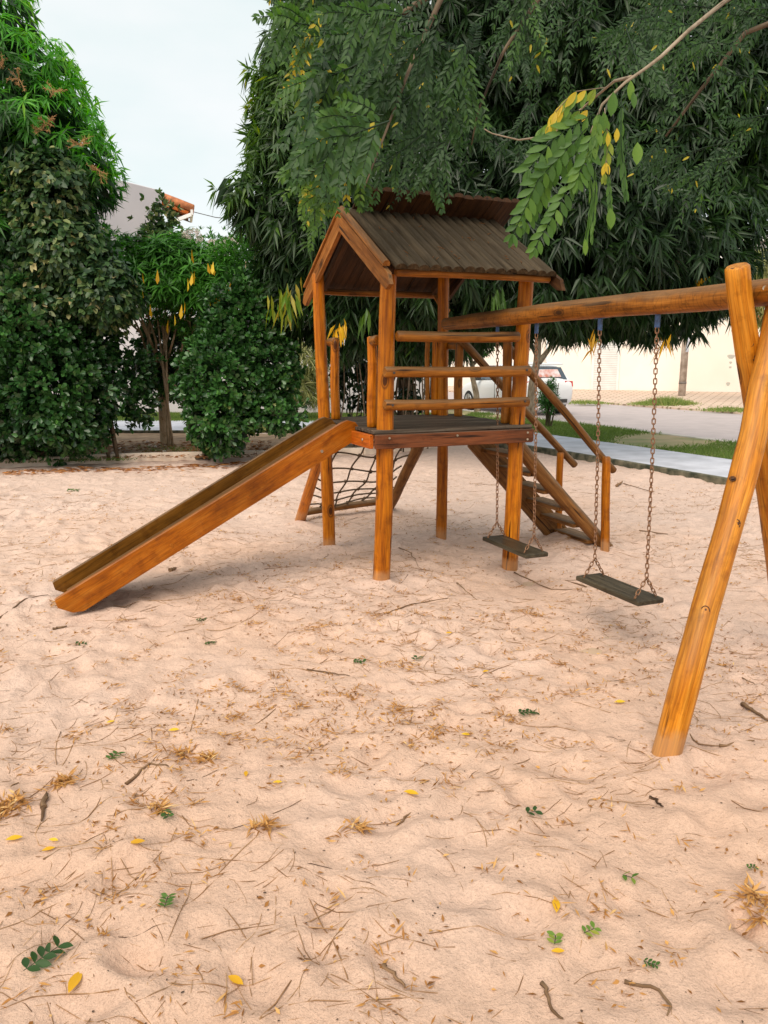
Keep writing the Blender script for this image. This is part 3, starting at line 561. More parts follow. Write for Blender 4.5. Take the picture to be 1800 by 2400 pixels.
# short posts and stubs beside the slide mouth
for v in (-.395, .40):
    log(T(-.52, v, 1.114), T(-.52, v, 1.745), .037, .035).build('short_post', W_POST, tw)
log(T(-.525, -.43, 1.715), T(-.525, -.515, 1.718), .035, .035, seg=4).build('stub_rail', W_RAIL, tw); log(T(-.525, .37, 1.72), T(-.525, .53, 1.72), .035, .032, seg=4).build('stub_rail', W_RAIL, tw)
log(T(.44, .55, 1.114), T(.44, .55, 1.76), .037, .035).build('short_post', W_POST, tw)
log(T(.36, .55, 1.114), T(.36, .55, 1.76), .02, .02).build('short_post', W_RAIL, tw)
for v in (.30, -.46): log(T(.53, v, 1.114), T(.53, v, 1.72), .036, .034).build('short_post', W_RAIL, tw)
log(T(.53, .33, 1.70), T(.53, .52, 1.70), .032, .03, seg=4).build('stub_rail', W_RAIL, tw)
# stairs
st_ = sub('stairs', T(1.1, -.1, .5), tw)
log(T(.60, -.29, 1.07), T(1.75, -.29, -.075), .058, .056, rough=.05).build('stringer', W_HAND, st_)
def plank_poly(mb, prof, v0, v1):   # polygon in u-z plane extruded v0..v1
    k = len(prof); off = rng.random(3)*9
    d = np.array(prof[len(prof)//2])-np.array(prof[0]); d /= np.linalg.norm(d)
    vs = [T(u, v0, z) for u, z in prof]+[T(u, v1, z) for u, z in prof]
    gs = [np.array([w_, -u*d[1]+z*d[0], u*d[0]+z*d[1]])+off for w_ in (v0, v1) for u, z in prof]
    mb.add(vs, [tuple(range(k)), tuple(range(2*k-1, k-1, -1))]+[(i, i+k, (i+1) % k+k, (i+1) % k) for i in range(k)], gs); return mb
plank_poly(MB(), [(.60, 1.0), (.72, 1.0), (1.72, -.02), (1.70, -.10), (1.52, -.10), (.60, .86)], .215, .255).build('stringer', W_HAND, st_)
for k in range(7):
    z = .07+k*.152; u = 1.56-(z-.07)*1.0+.0
    MB().box(T(u, -.03, z), (T(1, 0, 0)-T(0, 0, 0), T(0, 1, 0)-T(0, 0, 0), (0, 0, 1)), (.085, .243, .017), 1, .004).build('tread', W_HAND, st_)
log(T(.60, -.335, 1.688), T(1.665, -.335, .672), .032, .030, rough=.05).build('handrail', W_HAND, st_)
log(T(.50, .25, 1.76), T(1.70, .25, .645), .033, .032, rough=.05).build('handrail', W_HAND, st_)
b = G(1421, 1297)+np.array([0, .03, 0]); log(b-np.array([0, 0, .12]), U(1421, 1070, b[1]), .036, .034, rough=.07).build('post', W_POST, st_)
b = G(1311, 1262)+np.array([0, .04, 0]); log(b-np.array([0, 0, .12]), U(1314, 1060, b[1]), .031, .031, rough=.07).build('post', W_POST, st_)
# climbing net
nt_ = sub('climbing_net', T(0, 1.2, .5), tw)
BLp = G(703, 1222)+np.array([0, .05, 0]); BRp = G(912, 1192)+np.array([0, .05, 0]); TLp = T(-.5, .70, 1.0); TRp = T(.46, .70, 1.03)
log(BLp-(TLp-BLp)*.08, TLp, .052, .045).build('pole', W_POST, nt_); log(BRp-(TRp-BRp)*.05, TRp, .052, .05, rough=.08).build('pole', W_HAND, nt_)
dd = (BRp-BLp); log(BLp+dd*.02+np.array([0, -.0, .075]), BRp+np.array([0, 0, .08]), .035, .036).build('cross_beam', W_HAND, nt_)
def netp(s, t):   # s across, t up; sag downwards/back
    a = BLp+(BRp-BLp)*s+np.array([0, 0, .1]); b = TLp+(TRp-TLp)*s; p = a+(b-a)*t
    return p+np.array([0, -.0, -.10])*math.sin(math.pi*t)*math.sin(math.pi*s)*1.1+np.array([.03*math.sin(5*t+9*s), 0, .02*math.sin(11*s+7*t)])
sv = [.18, .36, .52, .68, .85]; tv = [.06, .2, .33, .47, .62, .77, .9]
for t_ in tv: MB().tube([netp(s, t_) for s in np.linspace(0.02, .98, 18)], .0085, 6).build('rope', M_ROPE, nt_)
for s in sv: MB().tube([netp(s+.012*math.sin(t_*17), t_) for t_ in np.linspace(-.03, 1, 22)], .0085, 6).build('rope', M_ROPE, nt_)
kb = MB(); bm = bmesh.new(); bmesh.ops.create_icosphere(bm, subdivisions=1, radius=.019); me = D.meshes.new('knot'); bm.to_mesh(me); bm.free(); me.materials.append(M_ROPE)
Mi = world_mat(nt_).inverted()
for s in sv:
    for t_ in tv:
        o = D.objects.new('knot', me); COL.objects.link(o); o.parent = nt_; o.location = Mi @ Vector(netp(s, t_)); o.scale = (1, .9, rng.uniform(.8, 1.2))
# roof
rf = sub('roof', T(0, 0, 2.4), tw)
zr, ze, ve = 2.635, 2.165, .86; sl_ = math.atan2(zr-ze, ve)
n_pl = 15; u0, u1 = -.545, .66; pw = (u1-u0)/n_pl
def slat(u, pa, pb, w_, mat):
    """half-round plank from pa=(v,z) to pb along the slope, flat side down"""
    a = T(u, *pa); b = T(u, *pb); x = b-a; L_ = np.linalg.norm(x); x /= L_; y = T(1, 0, 0)-T(0, 0, 0); y = y/np.linalg.norm(y); z = np.cross(x, y)
    if z[2] < 0: z = -z
    prof = [(-.5, -.012), (-.5, .004), (-.36, .017), (-.15, .025), (.12, .026), (.34, .018), (.5, .004), (.5, -.012)]; k = len(prof); off = rng.random(3)*20
    js = rng.uniform(.95, 1.0); vs, gs = [], []
    for q in (0, L_*.33, L_*.66, L_):
        for py_, pz in prof: jz = rng.uniform(-.0012, .0012); vs.append(a+x*q+y*py_*w_*js+z*(pz+jz)); gs.append(np.array([py_*w_, pz, q])+off)
    fs = [(i*k+j, i*k+(j+1) % k, (i+1)*k+(j+1) % k, (i+1)*k+j) for i in range(3) for j in range(k)]+[tuple(range(k))[::-1], tuple(3*k+j for j in range(k))]
    mb = MB(); mb.add(vs, fs, gs); return mb.build('plank', mat, rf)
for k in range(n_pl):
    u = u0+pw*(k+.5); j = rng.uniform(-.02, .02); h = rng.uniform(-.003, .003)
    slat(u, (-ve-.012+j*.6, ze-.006+h), (-.012, zr-.006+h), pw*1.02, W_ROOF)
for k in range(n_pl+1):
    u = u0+.02+pw*(k+.5)+.0; j = rng.uniform(-.012, .012); h = rng.uniform(-.002, .002); e = .21+j*.5
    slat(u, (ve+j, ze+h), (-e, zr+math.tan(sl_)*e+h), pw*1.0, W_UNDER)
for s in (-1, 1):   # eave poles
    log(T(-.52, s*.80, 2.135), T(.645, s*.80, 2.135), .026, .027, rough=.06).build('eave_pole', W_RAIL, rf)
# round end piece on the right eave and rear barge boards; front barge boards
def barge(u, s, mat, z0=0, hh=.105, th=.03, vt=.90):
    a = (-s*-.02, zr-.06); prof = [(0.0, zr-.02+z0), (s*vt, zr-.02+z0-math.tan(sl_)*vt), (s*(vt+.035), zr-.02+z0-math.tan(sl_)*vt-.075), (s*(vt-.03), zr-.02+z0-math.tan(sl_)*vt-hh*.98), (0.0, zr-.02+z0-hh*1.18)]
    # extrude in u
    k = len(prof); off = rng.random(3)*9; dz = np.array([s*math.cos(sl_), -math.sin(sl_)])
    vs = [T(u-th/2, v, z) for v, z in prof]+[T(u+th/2, v, z) for v, z in prof]
    gs = [np.array([w_, -v*dz[1]+z*dz[0], v*dz[0]+z*dz[1]])+off for w_ in (0, th) for v, z in prof]
    mb = MB(); mb.add(vs, [tuple(range(k)), tuple(range(2*k-1, k-1, -1))]+[(i, i+k, (i+1) % k+k, (i+1) % k) for i in range(k)], gs); return mb.build('barge_board', mat, rf)
barge(-.602, -1, W_BARGE); barge(-.602, 1, W_BARGE)
slat(-.606, (-ve-.005, ze+.010), (-.03, zr-.0), .05, W_BARGE); slat(-.606, (ve+.005, ze+.010), (.0, zr+.0), .05, W_BARGE)
barge(.675, -1, W_UNDER, hh=.07); barge(.675, 1, W_UNDER, hh=.07)
for u in (-.50, .50):
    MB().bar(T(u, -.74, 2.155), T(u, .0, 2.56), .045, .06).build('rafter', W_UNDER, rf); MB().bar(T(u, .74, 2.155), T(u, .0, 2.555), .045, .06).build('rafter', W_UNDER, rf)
log(T(.52, .50, 1.98), T(.52, .74, 2.12), .025, .022).build('brace', W_RAIL, rf)
# dry debris lying on the roof planks
mb = MB()
for _ in range(34):
    u = rng.uniform(-.45, .6); v = -rng.uniform(.05, .82); z = ze+(zr-ze)*(1+v/ve)+.030; a = rng.uniform(0, 3.1); l = rng.uniform(.01, .05)
    mb.tube([T(u, v, z), T(u+l*math.cos(a)*.6, v+l*math.sin(a)*.5, z+l*math.sin(a)*.5*math.tan(sl_)+.003), T(u+l*math.cos(a), v+l*math.sin(a), z+l*math.sin(a)*math.tan(sl_)+.002)], .0022, 4)
mb.build('roof_litter', L_DRY, rf, kind='stuff')
# slide
sd = sub('slide', T(-1.6, -.1, .5), tw)
def sboard(pb, pt, hgt, mat, name='side_board', th=.032):
    """board from bottom end pb to top end pt (world points of the top edge)"""
    pb = np.array(pb); pt = np.array(pt); x = pt-pb; L_ = np.linalg.norm(x); x /= L_; y = np.cross((0, 0, 1), x); y /= np.linalg.norm(y); z = np.cross(x, y)
    prof = [(0, -.004), (.012, 0), (L_-.06, 0), (L_-.01, -.008), (L_+.035, -.05), (L_+.045, -.10), (L_+.01, -hgt), (.105, -hgt), (.045, -hgt+.03), (-.012, -.055)]
    k = len(prof); off = rng.random(3)*9; vs, gs = [], []
    for s, ins in ((-1, .003), (-1, 0), (1, 0), (1, .003)):
        for (a, b) in prof:
            aa = a+(ins if a < L_/2 else -ins); bb = b-ins if b > -hgt/2 else b+ins
            yy = s*(th/2-(0 if ins else .003)) if ins else s*(th/2-.003)
            yy = s*th/2 if ins else s*(th/2-.003)
            if ins == 0: aa, bb = a, b
            vs.append(pb+x*aa+y*yy+z*bb); gs.append(np.array([bb, yy, aa])+off)
    fs = [tuple(range(k)), tuple(range(4*k-1, 3*k-1, -1))]
    for j in range(3): fs += [(j*k+i, (j+1)*k+i, (j+1)*k+(i+1) % k, j*k+(i+1) % k) for i in range(k)]
    mb = MB(); mb.add(vs, fs, gs); return mb.build(name, mat, sd)
nb_, nt2 = U(126, 1404, T(-2.69, -.47, 0)[1]), T(-.665, -.265, 1.185)
SB = U(127, 1405, T(-2.66, -.46, 0)[1]); ST = U(797, 992, T(-.72, -.265, 0)[1])
FB = U(122, 1364, T(-2.66, -.02, 0)[1]); FT = U(743, 984, T(-.77, .165, 0)[1])
dS = (ST-SB)/np.linalg.norm(ST-SB)
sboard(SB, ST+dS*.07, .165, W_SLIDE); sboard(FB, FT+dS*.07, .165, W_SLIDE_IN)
# bed of the slide, three boards side by side
y = (FB-SB); 
zz_ = np.cross(dS, np.cross((0, 0, 1), dS)); zz_ = zz_/np.linalg.norm(zz_)
if zz_[2] < 0: zz_ = -zz_
for k in range(3):
    f0 = .04+k*.307; fa = f0+.1535
    a = SB+(FB-SB)*fa-zz_*.105+dS*.05; b = ST+(FT+dS*.0-ST)*fa-zz_*.095+dS*.09
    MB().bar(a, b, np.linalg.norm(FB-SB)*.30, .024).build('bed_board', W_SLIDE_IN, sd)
for f in (.35, .62, .9): q = SB+(ST-SB)*f-zz_*.1; ay = np.cross((0, 0, 1), dS); ay /= np.linalg.norm(ay); MB().tube([q-ay*.015, q-ay*.0195], .011, 10).build('plug', M_BOLT if f > .8 else W_SLIDE, sd)

# ================================================================ SWING FRAME + SWINGS
sf = empty('swing_set', T(.4, -2.8, 0), label='log swing set with long crossbeam and two crossed end legs', cat='swing set')
pts = [T(.4, .30, 1.868), T(.4, -.2, 1.872), T(.4, -.825, 1.879), T(.4, -1.3, 1.886), T(.4, -1.868, 1.888), T(.4, -2.3, 1.884), T(.4, -2.75, 1.886), T(.4, -3.3, 1.89), T(.4, -3.9, 1.89)]
def dense(pts, m):
    pts = np.array(pts); s = np.r_[0, np.cumsum(np.linalg.norm(np.diff(pts, axis=0), axis=1))]; t = np.linspace(0, s[-1], m); return [np.array([np.interp(q, s, pts[:, k]) for k in range(3)]) for q in t]
MB().tube(dense(pts, 40), np.interp(np.linspace(0, 1, 40), [0, .12, .4, 1], [.048, .057, .06, .064]), 24, .035, True, True, .014).build('crossbeam', W_BEAM, sf)
def pixlog(pl, r_, mat, parent, rough=.045, name='leg'):
    P_ = [np.array(p) for p in pl]; P_ = dense(P_, 34); return MB().tube(P_, np.interp(np.linspace(0, 1, 34), np.linspace(0, 1, len(r_)), r_), 24, rough, True, True, .01).build(name, mat, parent)
b0 = G(1573, 1778)+np.array([0, .05, 0])
l1 = [b0-np.array([.02, 0, .10]), b0, U(1612, 1578, 3.0), U(1651, 1431, 3.12), U(1704, 1255, 3.26), U(1736, 1137, 3.35), U(1765, 1020, 3.44), U(1782, 920, 3.52), U(1801, 845, 3.58), U(1824, 720, 3.68), U(1842, 600, 3.78)]
pixlog(l1, [.058, .057, .056, .060, .056, .055], W_LEG, sf)
l2 = [U(1727, 622, 3.60), U(1735, 700, 3.63), U(1750, 800, 3.68), U(1762, 880, 3.72), U(1778, 1000, 3.80), U(1797, 1137, 3.92), U(1830, 1396, 4.2), U(1842, 1500, 4.30)]
pixlog(l2, [.053, .056, .053, .052, .054, .058], W_LEG, sf)
M_KNOT = simple('dark_knot', (.16, .055, .012), .7, .4, 60, dark=(.02, .008, .003)); M_KRING = simple('knot_ring', (.07, .022, .004), .7, .2, 40)
def knot(px, py, Y, rx, rz, r_):
    c = U(px, py, Y); bm = bmesh.new(); bmesh.ops.create_uvsphere(bm, u_segments=14, v_segments=8, radius=1)
    d = unit_(c-np.array([0, 0, CH])); s0 = np.cross(d, (0, 0, 1)); s0 /= np.linalg.norm(s0); u_ = np.cross(s0, d); c = c-d*(r_*.93)
    vs = [c+s0*v.co.x*rx+u_*v.co.z*rz+d*v.co.y*.009 for v in bm.verts]; bm.verts.index_update(); fs = [[v.index for v in f.verts] for f in bm.faces]; bm.free(); m_ = MB(); m_.add(vs, fs, smooth=True); m_.build('knot', M_KNOT, sf)
    k = MB(); k.tube([c+s0*math.cos(a)*rx*1.25-d*.004+u_*math.sin(a)*rz*1.3 for a in np.linspace(0, 6.1, 20)], .0022, 5); k.build('knot_ring', M_KRING, sf)
def unit_(v): return v/np.linalg.norm(v)
knot(1653, 1433, 3.12, .013, .017, .058); knot(1727, 1228, 3.28, .010, .014, .058); knot(1717, 1122, 3.37, .010, .007, .058); knot(1760, 803, 3.68, .009, .015, .054); knot(1768, 832, 3.69, .004, .018, .054)
MB().tube([U(1793, 675, 3.62), U(1793, 675, 3.60)], .011, 8).build('bolt', M_BOLT, sf)
# chain link mesh (local z along the link)
def link_mesh():
    n, m = 18, 6; hw, hl, r_ = .0085, .0165, .0032; vs = []
    path = []
    for k in range(n):
        a = 2*math.pi*k/n; path.append(np.array([hw*math.cos(a), 0, hw*math.sin(a)+(hl-hw if math.sin(a) > 0.01 else -(hl-hw) if math.sin(a) < -.01 else 0)]))
    for k in range(n):
        t = path[(k+1) % n]-path[k-1]; t /= np.linalg.norm(t); y = np.array([0, 1., 0]); x = np.cross(y, t)
        for j in range(m): a = 2*math.pi*j/m; vs.append(path[k]+x*r_*math.cos(a)+y*r_*math.sin(a))
    V = np.array(vs); F = [((k*m+j), ((k+1) % n)*m+j, ((k+1) % n)*m+(j+1) % m, k*m+(j+1) % m) for k in range(n) for j in range(m)]
    me = blank('chain_link', V, np.array(F), smooth=True); me.materials.append(M_RUST); return me
LM = link_mesh()
def chain(parent, pts):
    """links along a polyline"""
    ch = sub('chain', pts[0], parent); Mi = world_mat(ch).inverted(); pts = [np.array(p, float) for p in pts]
    s = np.r_[0, np.cumsum([np.linalg.norm(pts[i+1]-pts[i]) for i in range(len(pts)-1)])]; n = int(s[-1]/.0265); step = s[-1]/n
    for k in range(n):
        q = (k+.5)*step; p = np.array([np.interp(q, s, [a[c] for a in pts]) for c in range(3)]); q2 = min(q+.01, s[-1]); p2 = np.array([np.interp(q2, s, [a[c] for a in pts]) for c in range(3)])
        q3 = q-.01; p3 = np.array([np.interp(q3, s, [a[c] for a in pts]) for c in range(3)])
        d = Vector(p3-p2).normalized(); rot = d.to_track_quat('Z', 'X').to_matrix().to_4x4() @ Matrix.Rotation(R(35+90*(k % 2)+rng.uniform(-9, 9)), 4, 'Z')
        o = D.objects.new('link', LM); COL.objects.link(o); o.parent = ch; m = Mi @ (Matrix.Translation(Vector(p)) @ rot)
        o.location = m.to_translation(); o.rotation_euler = m.to_euler()
    return ch
def swing(vL, vR, vbL, vbR, zs, label, e, tilt=0):
    root = empty('swing', T(.4, (vL+vR)/2, zs), label=label, cat='swing', group='swings hanging from the log crossbeam')
    for vt, vb in ((vL, vbL), (vR, vbR)):
        hg = MB().box(T(.4, vt, 1.80), (T(1, 0, 0)-T(0, 0, 0), T(0, 1, 0)-T(0, 0, 0), (0, 0, 1)), (.006, .017, .045), 2, .002)
        hg.build('hanger', M_BLUE, root); MB().box(T(.4, vt, 1.829), (T(1, 0, 0)-T(0, 0, 0), T(0, 1, 0)-T(0, 0, 0), (0, 0, 1)), (.012, .05, .004), 2, .001).build('hanger_plate', M_BLUE, root)
        y_s = T(.4, vb, zs+.13); k = (T(.4, vt, 1.755))
        chain(root, [k, k+(y_s-k)*.5+np.array([.004, 0, 0]), y_s])
        sgn = -1 if vb > (vbL+vbR)/2 else 1
        chain(root, [y_s, T(.4-.075, vb, zs+.016)]); chain(root, [y_s, T(.4+.075, vb-sgn*.0, zs+.016)])
    a, b = T(.4, e[0], zs), T(.4, e[1], zs-.0); MB().bar(a, b, .185, .03, b=.006).build('seat', W_SEAT, root)
    return root
swing(-.531, -1.04, -.60, -1.10, .262, 'swing hanging nearest the tower, dark flat wooden seat', (-.545, -1.15))
swing(-1.709, -2.194, -1.775, -2.24, .262, 'swing hanging nearest the crossed legs, dark flat wooden seat', (-1.715, -2.29))
# ================================================================ VEGETATION
TPL = {
 'lance': ([(0, 0, 0), (.38, -.5, .22), (.38, .5, .22), (.42, 0, 0), (1, 0, -.0)], [(0, 2, 3), (0, 3, 1), (3, 2, 4), (3, 4, 1)]),
 'ovate': ([(0, 0, 0), (.3, 0, 0), (.7, 0, 0), (1, 0, 0), (.28, .46, .12), (.28, -.46, .12), (.68, .38, .1), (.68, -.38, .1)],
           [(0, 4, 1), (0, 1, 5), (1, 4, 6), (1, 6, 2), (5, 1, 2), (5, 2, 7), (2, 6, 3), (7, 2, 3)]),
 'obov': ([(0, 0, 0), (.45, 0, 0), (.78, 0, 0), (1, 0, 0), (.42, .28, .1), (.42, -.28, .1), (.76, .5, .14), (.76, -.5, .14)],
          [(0, 4, 1), (0, 1, 5), (1, 4, 6), (1, 6, 2), (5, 1, 2), (5, 2, 7), (2, 6, 3), (7, 2, 3)]),
 'fine': ([(0, 0, 0), (.15, .22, .08), (.15, 0, 0), (.15, -.22, .08), (.35, .42, .13), (.35, 0, 0), (.35, -.42, .13), (.55, .48, .13), (.55, 0, 0), (.55, -.48, .13), (.78, .34, .1), (.78, 0, 0), (.78, -.34, .1), (.92, .14, .05), (.92, 0, 0), (.92, -.14, .05), (1.0, 0, 0)],
          [(0, 1, 2), (0, 2, 3)]+[t for k in (0, 3, 6, 9) for t in ((1+k, 4+k, 5+k), (1+k, 5+k, 2+k), (2+k, 5+k, 6+k), (2+k, 6+k, 3+k))]+[(13, 16, 14), (14, 16, 15)]),
 'blade': ([(0, -.5, 0), (0, .5, 0), (1, 0, 0)], [(0, 1, 2)]),
}
def unit(a): return a/np.maximum(np.linalg.norm(a, axis=-1, keepdims=True), 1e-9)
def leaf_mesh(name, P, Td, Nn, L, W, tint, shape='lance', droop=.25):
    P = np.asarray(P); n = len(P); Td = unit(np.asarray(Td)); S = unit(np.cross(Nn, Td)); Nn = np.cross(Td, S)
    tv, tf = TPL[shape]; tv = np.array(tv); m = len(tv); L = np.broadcast_to(L, n)[:, None, None]; W = np.broadcast_to(W, n)[:, None, None]
    V = P[:, None, :]+Td[:, None, :]*tv[None, :, 0:1]*L+S[:, None, :]*tv[None, :, 1:2]*W+Nn[:, None, :]*tv[None, :, 2:3]*W
    V[:, :, 2] -= (tv[None, :, 0]**2*L[:, :, 0]*droop)
    F = (np.arange(n)[:, None, None]*m+np.array(tf)[None]).reshape(-1, 3)
    return blank(name, V.reshape(-1, 3), F, {'tint': np.repeat(np.clip(tint, 0, 1), m)})
def blob(px, py, Y, rx, ry, rd): c = U(px, py, Y); k = c[1]/FPX; return (c, np.array([rx*k, rd, ry*k]))
def sample_blobs(blobs, n, shell=.09, front=.35, keep=.8, seed=0):
    r = np.random.default_rng(seed); C = np.array([b[0] for b in blobs]); Rr = np.array([b[1] for b in blobs]); wgt = Rr[:, 0]*Rr[:, 2]; wgt /= wgt.sum()
    outP, outN = [], []; tot = 0
    while tot < n:
        k = r.choice(len(blobs), n*2, p=wgt); d = unit(r.normal(size=(n*2, 3))); ok = (d[:, 1] < .25) | (r.random(n*2) < front); k, d = k[ok], d[ok]
        lump = 1+.10*np.sin(d[:, 0]*5+k*1.7)*np.cos(d[:, 2]*6+k)+.07*np.sin(d[:, 2]*13+d[:, 0]*11+k*3)+.05*np.sin(d[:, 0]*23+d[:, 2]*17)
        rad = (1-np.abs(r.normal(0, shell, len(k))))*lump; p = C[k]+d*Rr[k]*rad[:, None]; nn = unit(d/Rr[k])
        q = np.linalg.norm((p[:, None]-C[None])/Rr[None], axis=2); q[np.arange(len(k)), k] = 9; ok = (q.min(1) > keep) | (r.random(len(k)) < .12); ok &= p[:, 2] > .05
        outP.append(p[ok]); outN.append(nn[ok]); tot += ok.sum()
    P_, N_ = np.concatenate(outP)[:n], np.concatenate(outN)[:n]; push = np.abs(r.normal(0, .05, n))+(r.random(n) < .09)*r.uniform(.05, .17, n)
    return P_+(N_+np.array([0, 0, .25]))*push[:, None], N_
def fill_blobs(blobs, n, seed=0, lo=.2, hi=.86):
    r = np.random.default_rng(seed); C = np.array([b[0] for b in blobs]); Rr = np.array([b[1] for b in blobs]); wgt = Rr[:, 0]*Rr[:, 2]; wgt /= wgt.sum(); k = r.choice(len(blobs), n, p=wgt)
    d = unit(r.normal(size=(n, 3))); p = C[k]+d*Rr[k]*r.uniform(lo, hi, (n, 1)); p[:, 2] = np.maximum(p[:, 2], .1); return p, d
def clusters(P, Nn, per, L, W, up=-.55, out=.35, rad=.85, seed=0, tint0=None, tvar=.13, shape='lance', name='foliage', droop=.3, jit=.0, lvar=.25):
    r = np.random.default_rng(seed); n = len(P); k = per; az = (np.arange(k)[None]*2*math.pi/k*1.618+r.random((n, 1))*6.3+r.normal(0, .25, (n, k)))
    a = unit(np.cross(Nn, [0.31, .2, .93])); b = np.cross(Nn, a)
    dirs = Nn[:, None]*out*(.6+.9*r.random((n, k, 1)))+(a[:, None]*np.cos(az)[..., None]+b[:, None]*np.sin(az)[..., None])*rad*(.6+.5*r.random((n, k, 1))); dirs[..., 2] += up*(.6+.8*r.random((n, k)))
    dirs = unit(dirs.reshape(-1, 3)); pos = np.repeat(P, k, 0)+r.normal(0, jit+.012, (n*k, 3)); nor = unit(np.repeat(Nn, k, 0)+r.normal(0, .45, (n*k, 3))+np.array([0, 0, .5]))
    t = np.repeat(tint0, k)+r.normal(0, tvar, n*k); Ls = L*(1-lvar+2*lvar*r.random(n*k)); return pos, dirs, nor, Ls, W*(.8+.4*r.random(n*k)), t
def patch_noise(P, s, seed):
    r = np.random.default_rng(seed); K = r.normal(0, s, (5, 3)); ph = r.random(5)*6.3; return np.sin(P@K.T+ph).mean(1)
def trunk(parent, pts, rads, mat, name='trunk', n=10, rough=.08):
    return MB().tube(dense(pts, max(8, len(pts)*4)), np.interp(np.linspace(0, 1, max(8, len(pts)*4)), np.linspace(0, 1, len(rads)), rads), n, rough).build(name, mat, parent)
def limbs(parent, base, fork, blobs, mat, r0=.1, name='limb', maxn=12):
    for c, rr in blobs[:maxn]:
        if min(rr[0], rr[2]) < .55: continue
        c = np.array(c); m = (fork*.5+c*.5)+rng.normal(0, .12, 3)+np.array([0, 0, -.1]); trunk(parent, [fork, m, c-(c-fork)*.05], [r0, r0*.6, r0*.25], mat, name, 8)

# ---- big mango on the right
MR = [blob(722, 420, 12.6, 115, 230, 1.0), blob(760, 230, 12.9, 140, 150, 1.2), blob(950, 150, 12.8, 260, 290, 1.8), blob(1250, 120, 13, 330, 330, 2.0), blob(1530, 230, 12.6, 280, 330, 1.8), blob(1690, 300, 12.6, 150, 250, 1.3),
      blob(1000, 520, 12.4, 300, 250, 1.7), blob(1350, 540, 12.0, 320, 215, 1.7), blob(1560, 590, 12.0, 190, 150, 1.3), blob(600, 475, 12.2, 52, 60, .4), blob(556, 428, 12.1, 26, 24, .25), blob(672, 190, 12.7, 44, 50, .4), blob(650, 270, 12.7, 30, 60, .4), blob(810, 680, 12.6, 130, 130, .9), blob(1010, 700, 12.6, 200, 120, .9), blob(690, 620, 12.6, 70, 110, .6), blob(668, 330, 12.7, 66, 120, .6), blob(1200, 690, 12.2, 190, 85, .9), blob(1480, 690, 12.2, 200, 80, .9)]
mr = empty('mango_tree', (.38, 14.8, 0), label='huge dark mango tree with long drooping leaves behind the play tower', cat='tree')
P, Nn = sample_blobs(MR, 7200, seed=1, shell=.12)
t0 = .24+.16*patch_noise(P, 1.4, 3)
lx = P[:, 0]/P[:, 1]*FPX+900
edge_f = np.clip((760-lx)/140, 0, 1)*np.clip((P[:, 2]-2.6)/2.5, 0, 1); t0 = t0+edge_f*(.45+.25*patch_noise(P, 4, 8))  # lit upper left edge of the crown painted as a brighter leaf tint
t0 = np.where(np.random.default_rng(5).random(len(P)) < .012, .62, t0)
a = clusters(P, Nn, 10, .26, .044, seed=2, tint0=t0, tvar=.11)
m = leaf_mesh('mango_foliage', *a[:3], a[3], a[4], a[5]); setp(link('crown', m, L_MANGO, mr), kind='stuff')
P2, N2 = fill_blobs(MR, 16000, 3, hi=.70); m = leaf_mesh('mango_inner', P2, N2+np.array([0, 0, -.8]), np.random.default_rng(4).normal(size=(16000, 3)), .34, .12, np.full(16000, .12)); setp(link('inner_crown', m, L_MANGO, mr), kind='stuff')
fk = np.array([.45, 14.6, 2.6]); trunk(mr, [(.38, 14.8, -.1), (.4, 14.75, 1.1), fk], [.17, .14, .13], W_BARK); limbs(mr, None, fk, MR, W_BARK, .11)
def bunch(px, py, Y, n, L, W, mat, parent, tint, name='yellow_bunch', spread=.07):
    r = np.random.default_rng(int(px)); c = U(px, py, Y); P = c+r.normal(0, spread, (n, 3)); dd = r.normal(0, .28, (n, 3)); dd[:, 2] -= 1
    return link(name, leaf_mesh(name, P, dd, r.normal(size=(n, 3)), L*(.8+.4*r.random(n)), W, tint+r.normal(0, .1, n)), mat, parent)
bunch(668, 700, 11.6, 34, .25, .058, L_MANGO, mr, .86, spread=.10); bunch(795, 765, 11.2, 12, .21, .052, L_YEL, mr, .6, spread=.055); bunch(690, 690, 11.7, 12, .22, .05, L_MANGO, mr, .8, spread=.12)
bunch(1390, 795, 10.9, 9, .22, .035, L_YEL, mr, .2, spread=.05); bunch(1557, 795, 10.9, 8, .22, .035, L_YEL, mr, .3, spread=.05); bunch(1650, 655, 11.0, 14, .15, .05, L_YEL, mr, .7, spread=.06); bunch(850, 735, 11.0, 10, .24, .05, L_MANGO, mr, .66, name='bright_bunch', spread=.04); bunch(1170, 690, 10.6, 14, .26, .05, L_MANGO, mr, .6, name='bright_bunch', spread=.06)
# ---- left mango
ML = [blob(-10, 20, 13, 75, 85, .8), blob(50, 220, 13, 130, 120, 1.3), blob(95, 370, 12.8, 140, 150, 1.3), blob(-40, 450, 13, 200, 280, 1.6), blob(20, 660, 13, 180, 220, 1.4), blob(180, 400, 12.6, 70, 90, .6), blob(-160, 200, 13.5, 200, 300, 1.8), blob(-200, 700, 13, 200, 300, 1.6)]
ml = empty('mango_tree', (-5.6, 13.6, 0), label='tall mango tree at the left edge, its sunlit upper side tinted bright green', cat='tree')
P, Nn = sample_blobs(ML, 4200, seed=11); lx = P[:, 0]/P[:, 1]*FPX+900; hz = P[:, 2]
t0 = .24+.16*patch_noise(P, 1.5, 13)+np.clip((Nn[:, 0]*.8+Nn[:, 2]*.75-.15)*1.2+.2*patch_noise(P, 3, 15), 0, .62)*np.clip((hz-3.0), 0, 1)  # sunlight on the crown's upper right side is put into the leaf tint
a = clusters(P, Nn, 10, .21, .036, seed=12, tint0=t0, tvar=.08); setp(link('crown', leaf_mesh('left_mango_foliage', *a[:3], a[3], a[4], a[5]), L_LEFT, ml), kind='stuff')
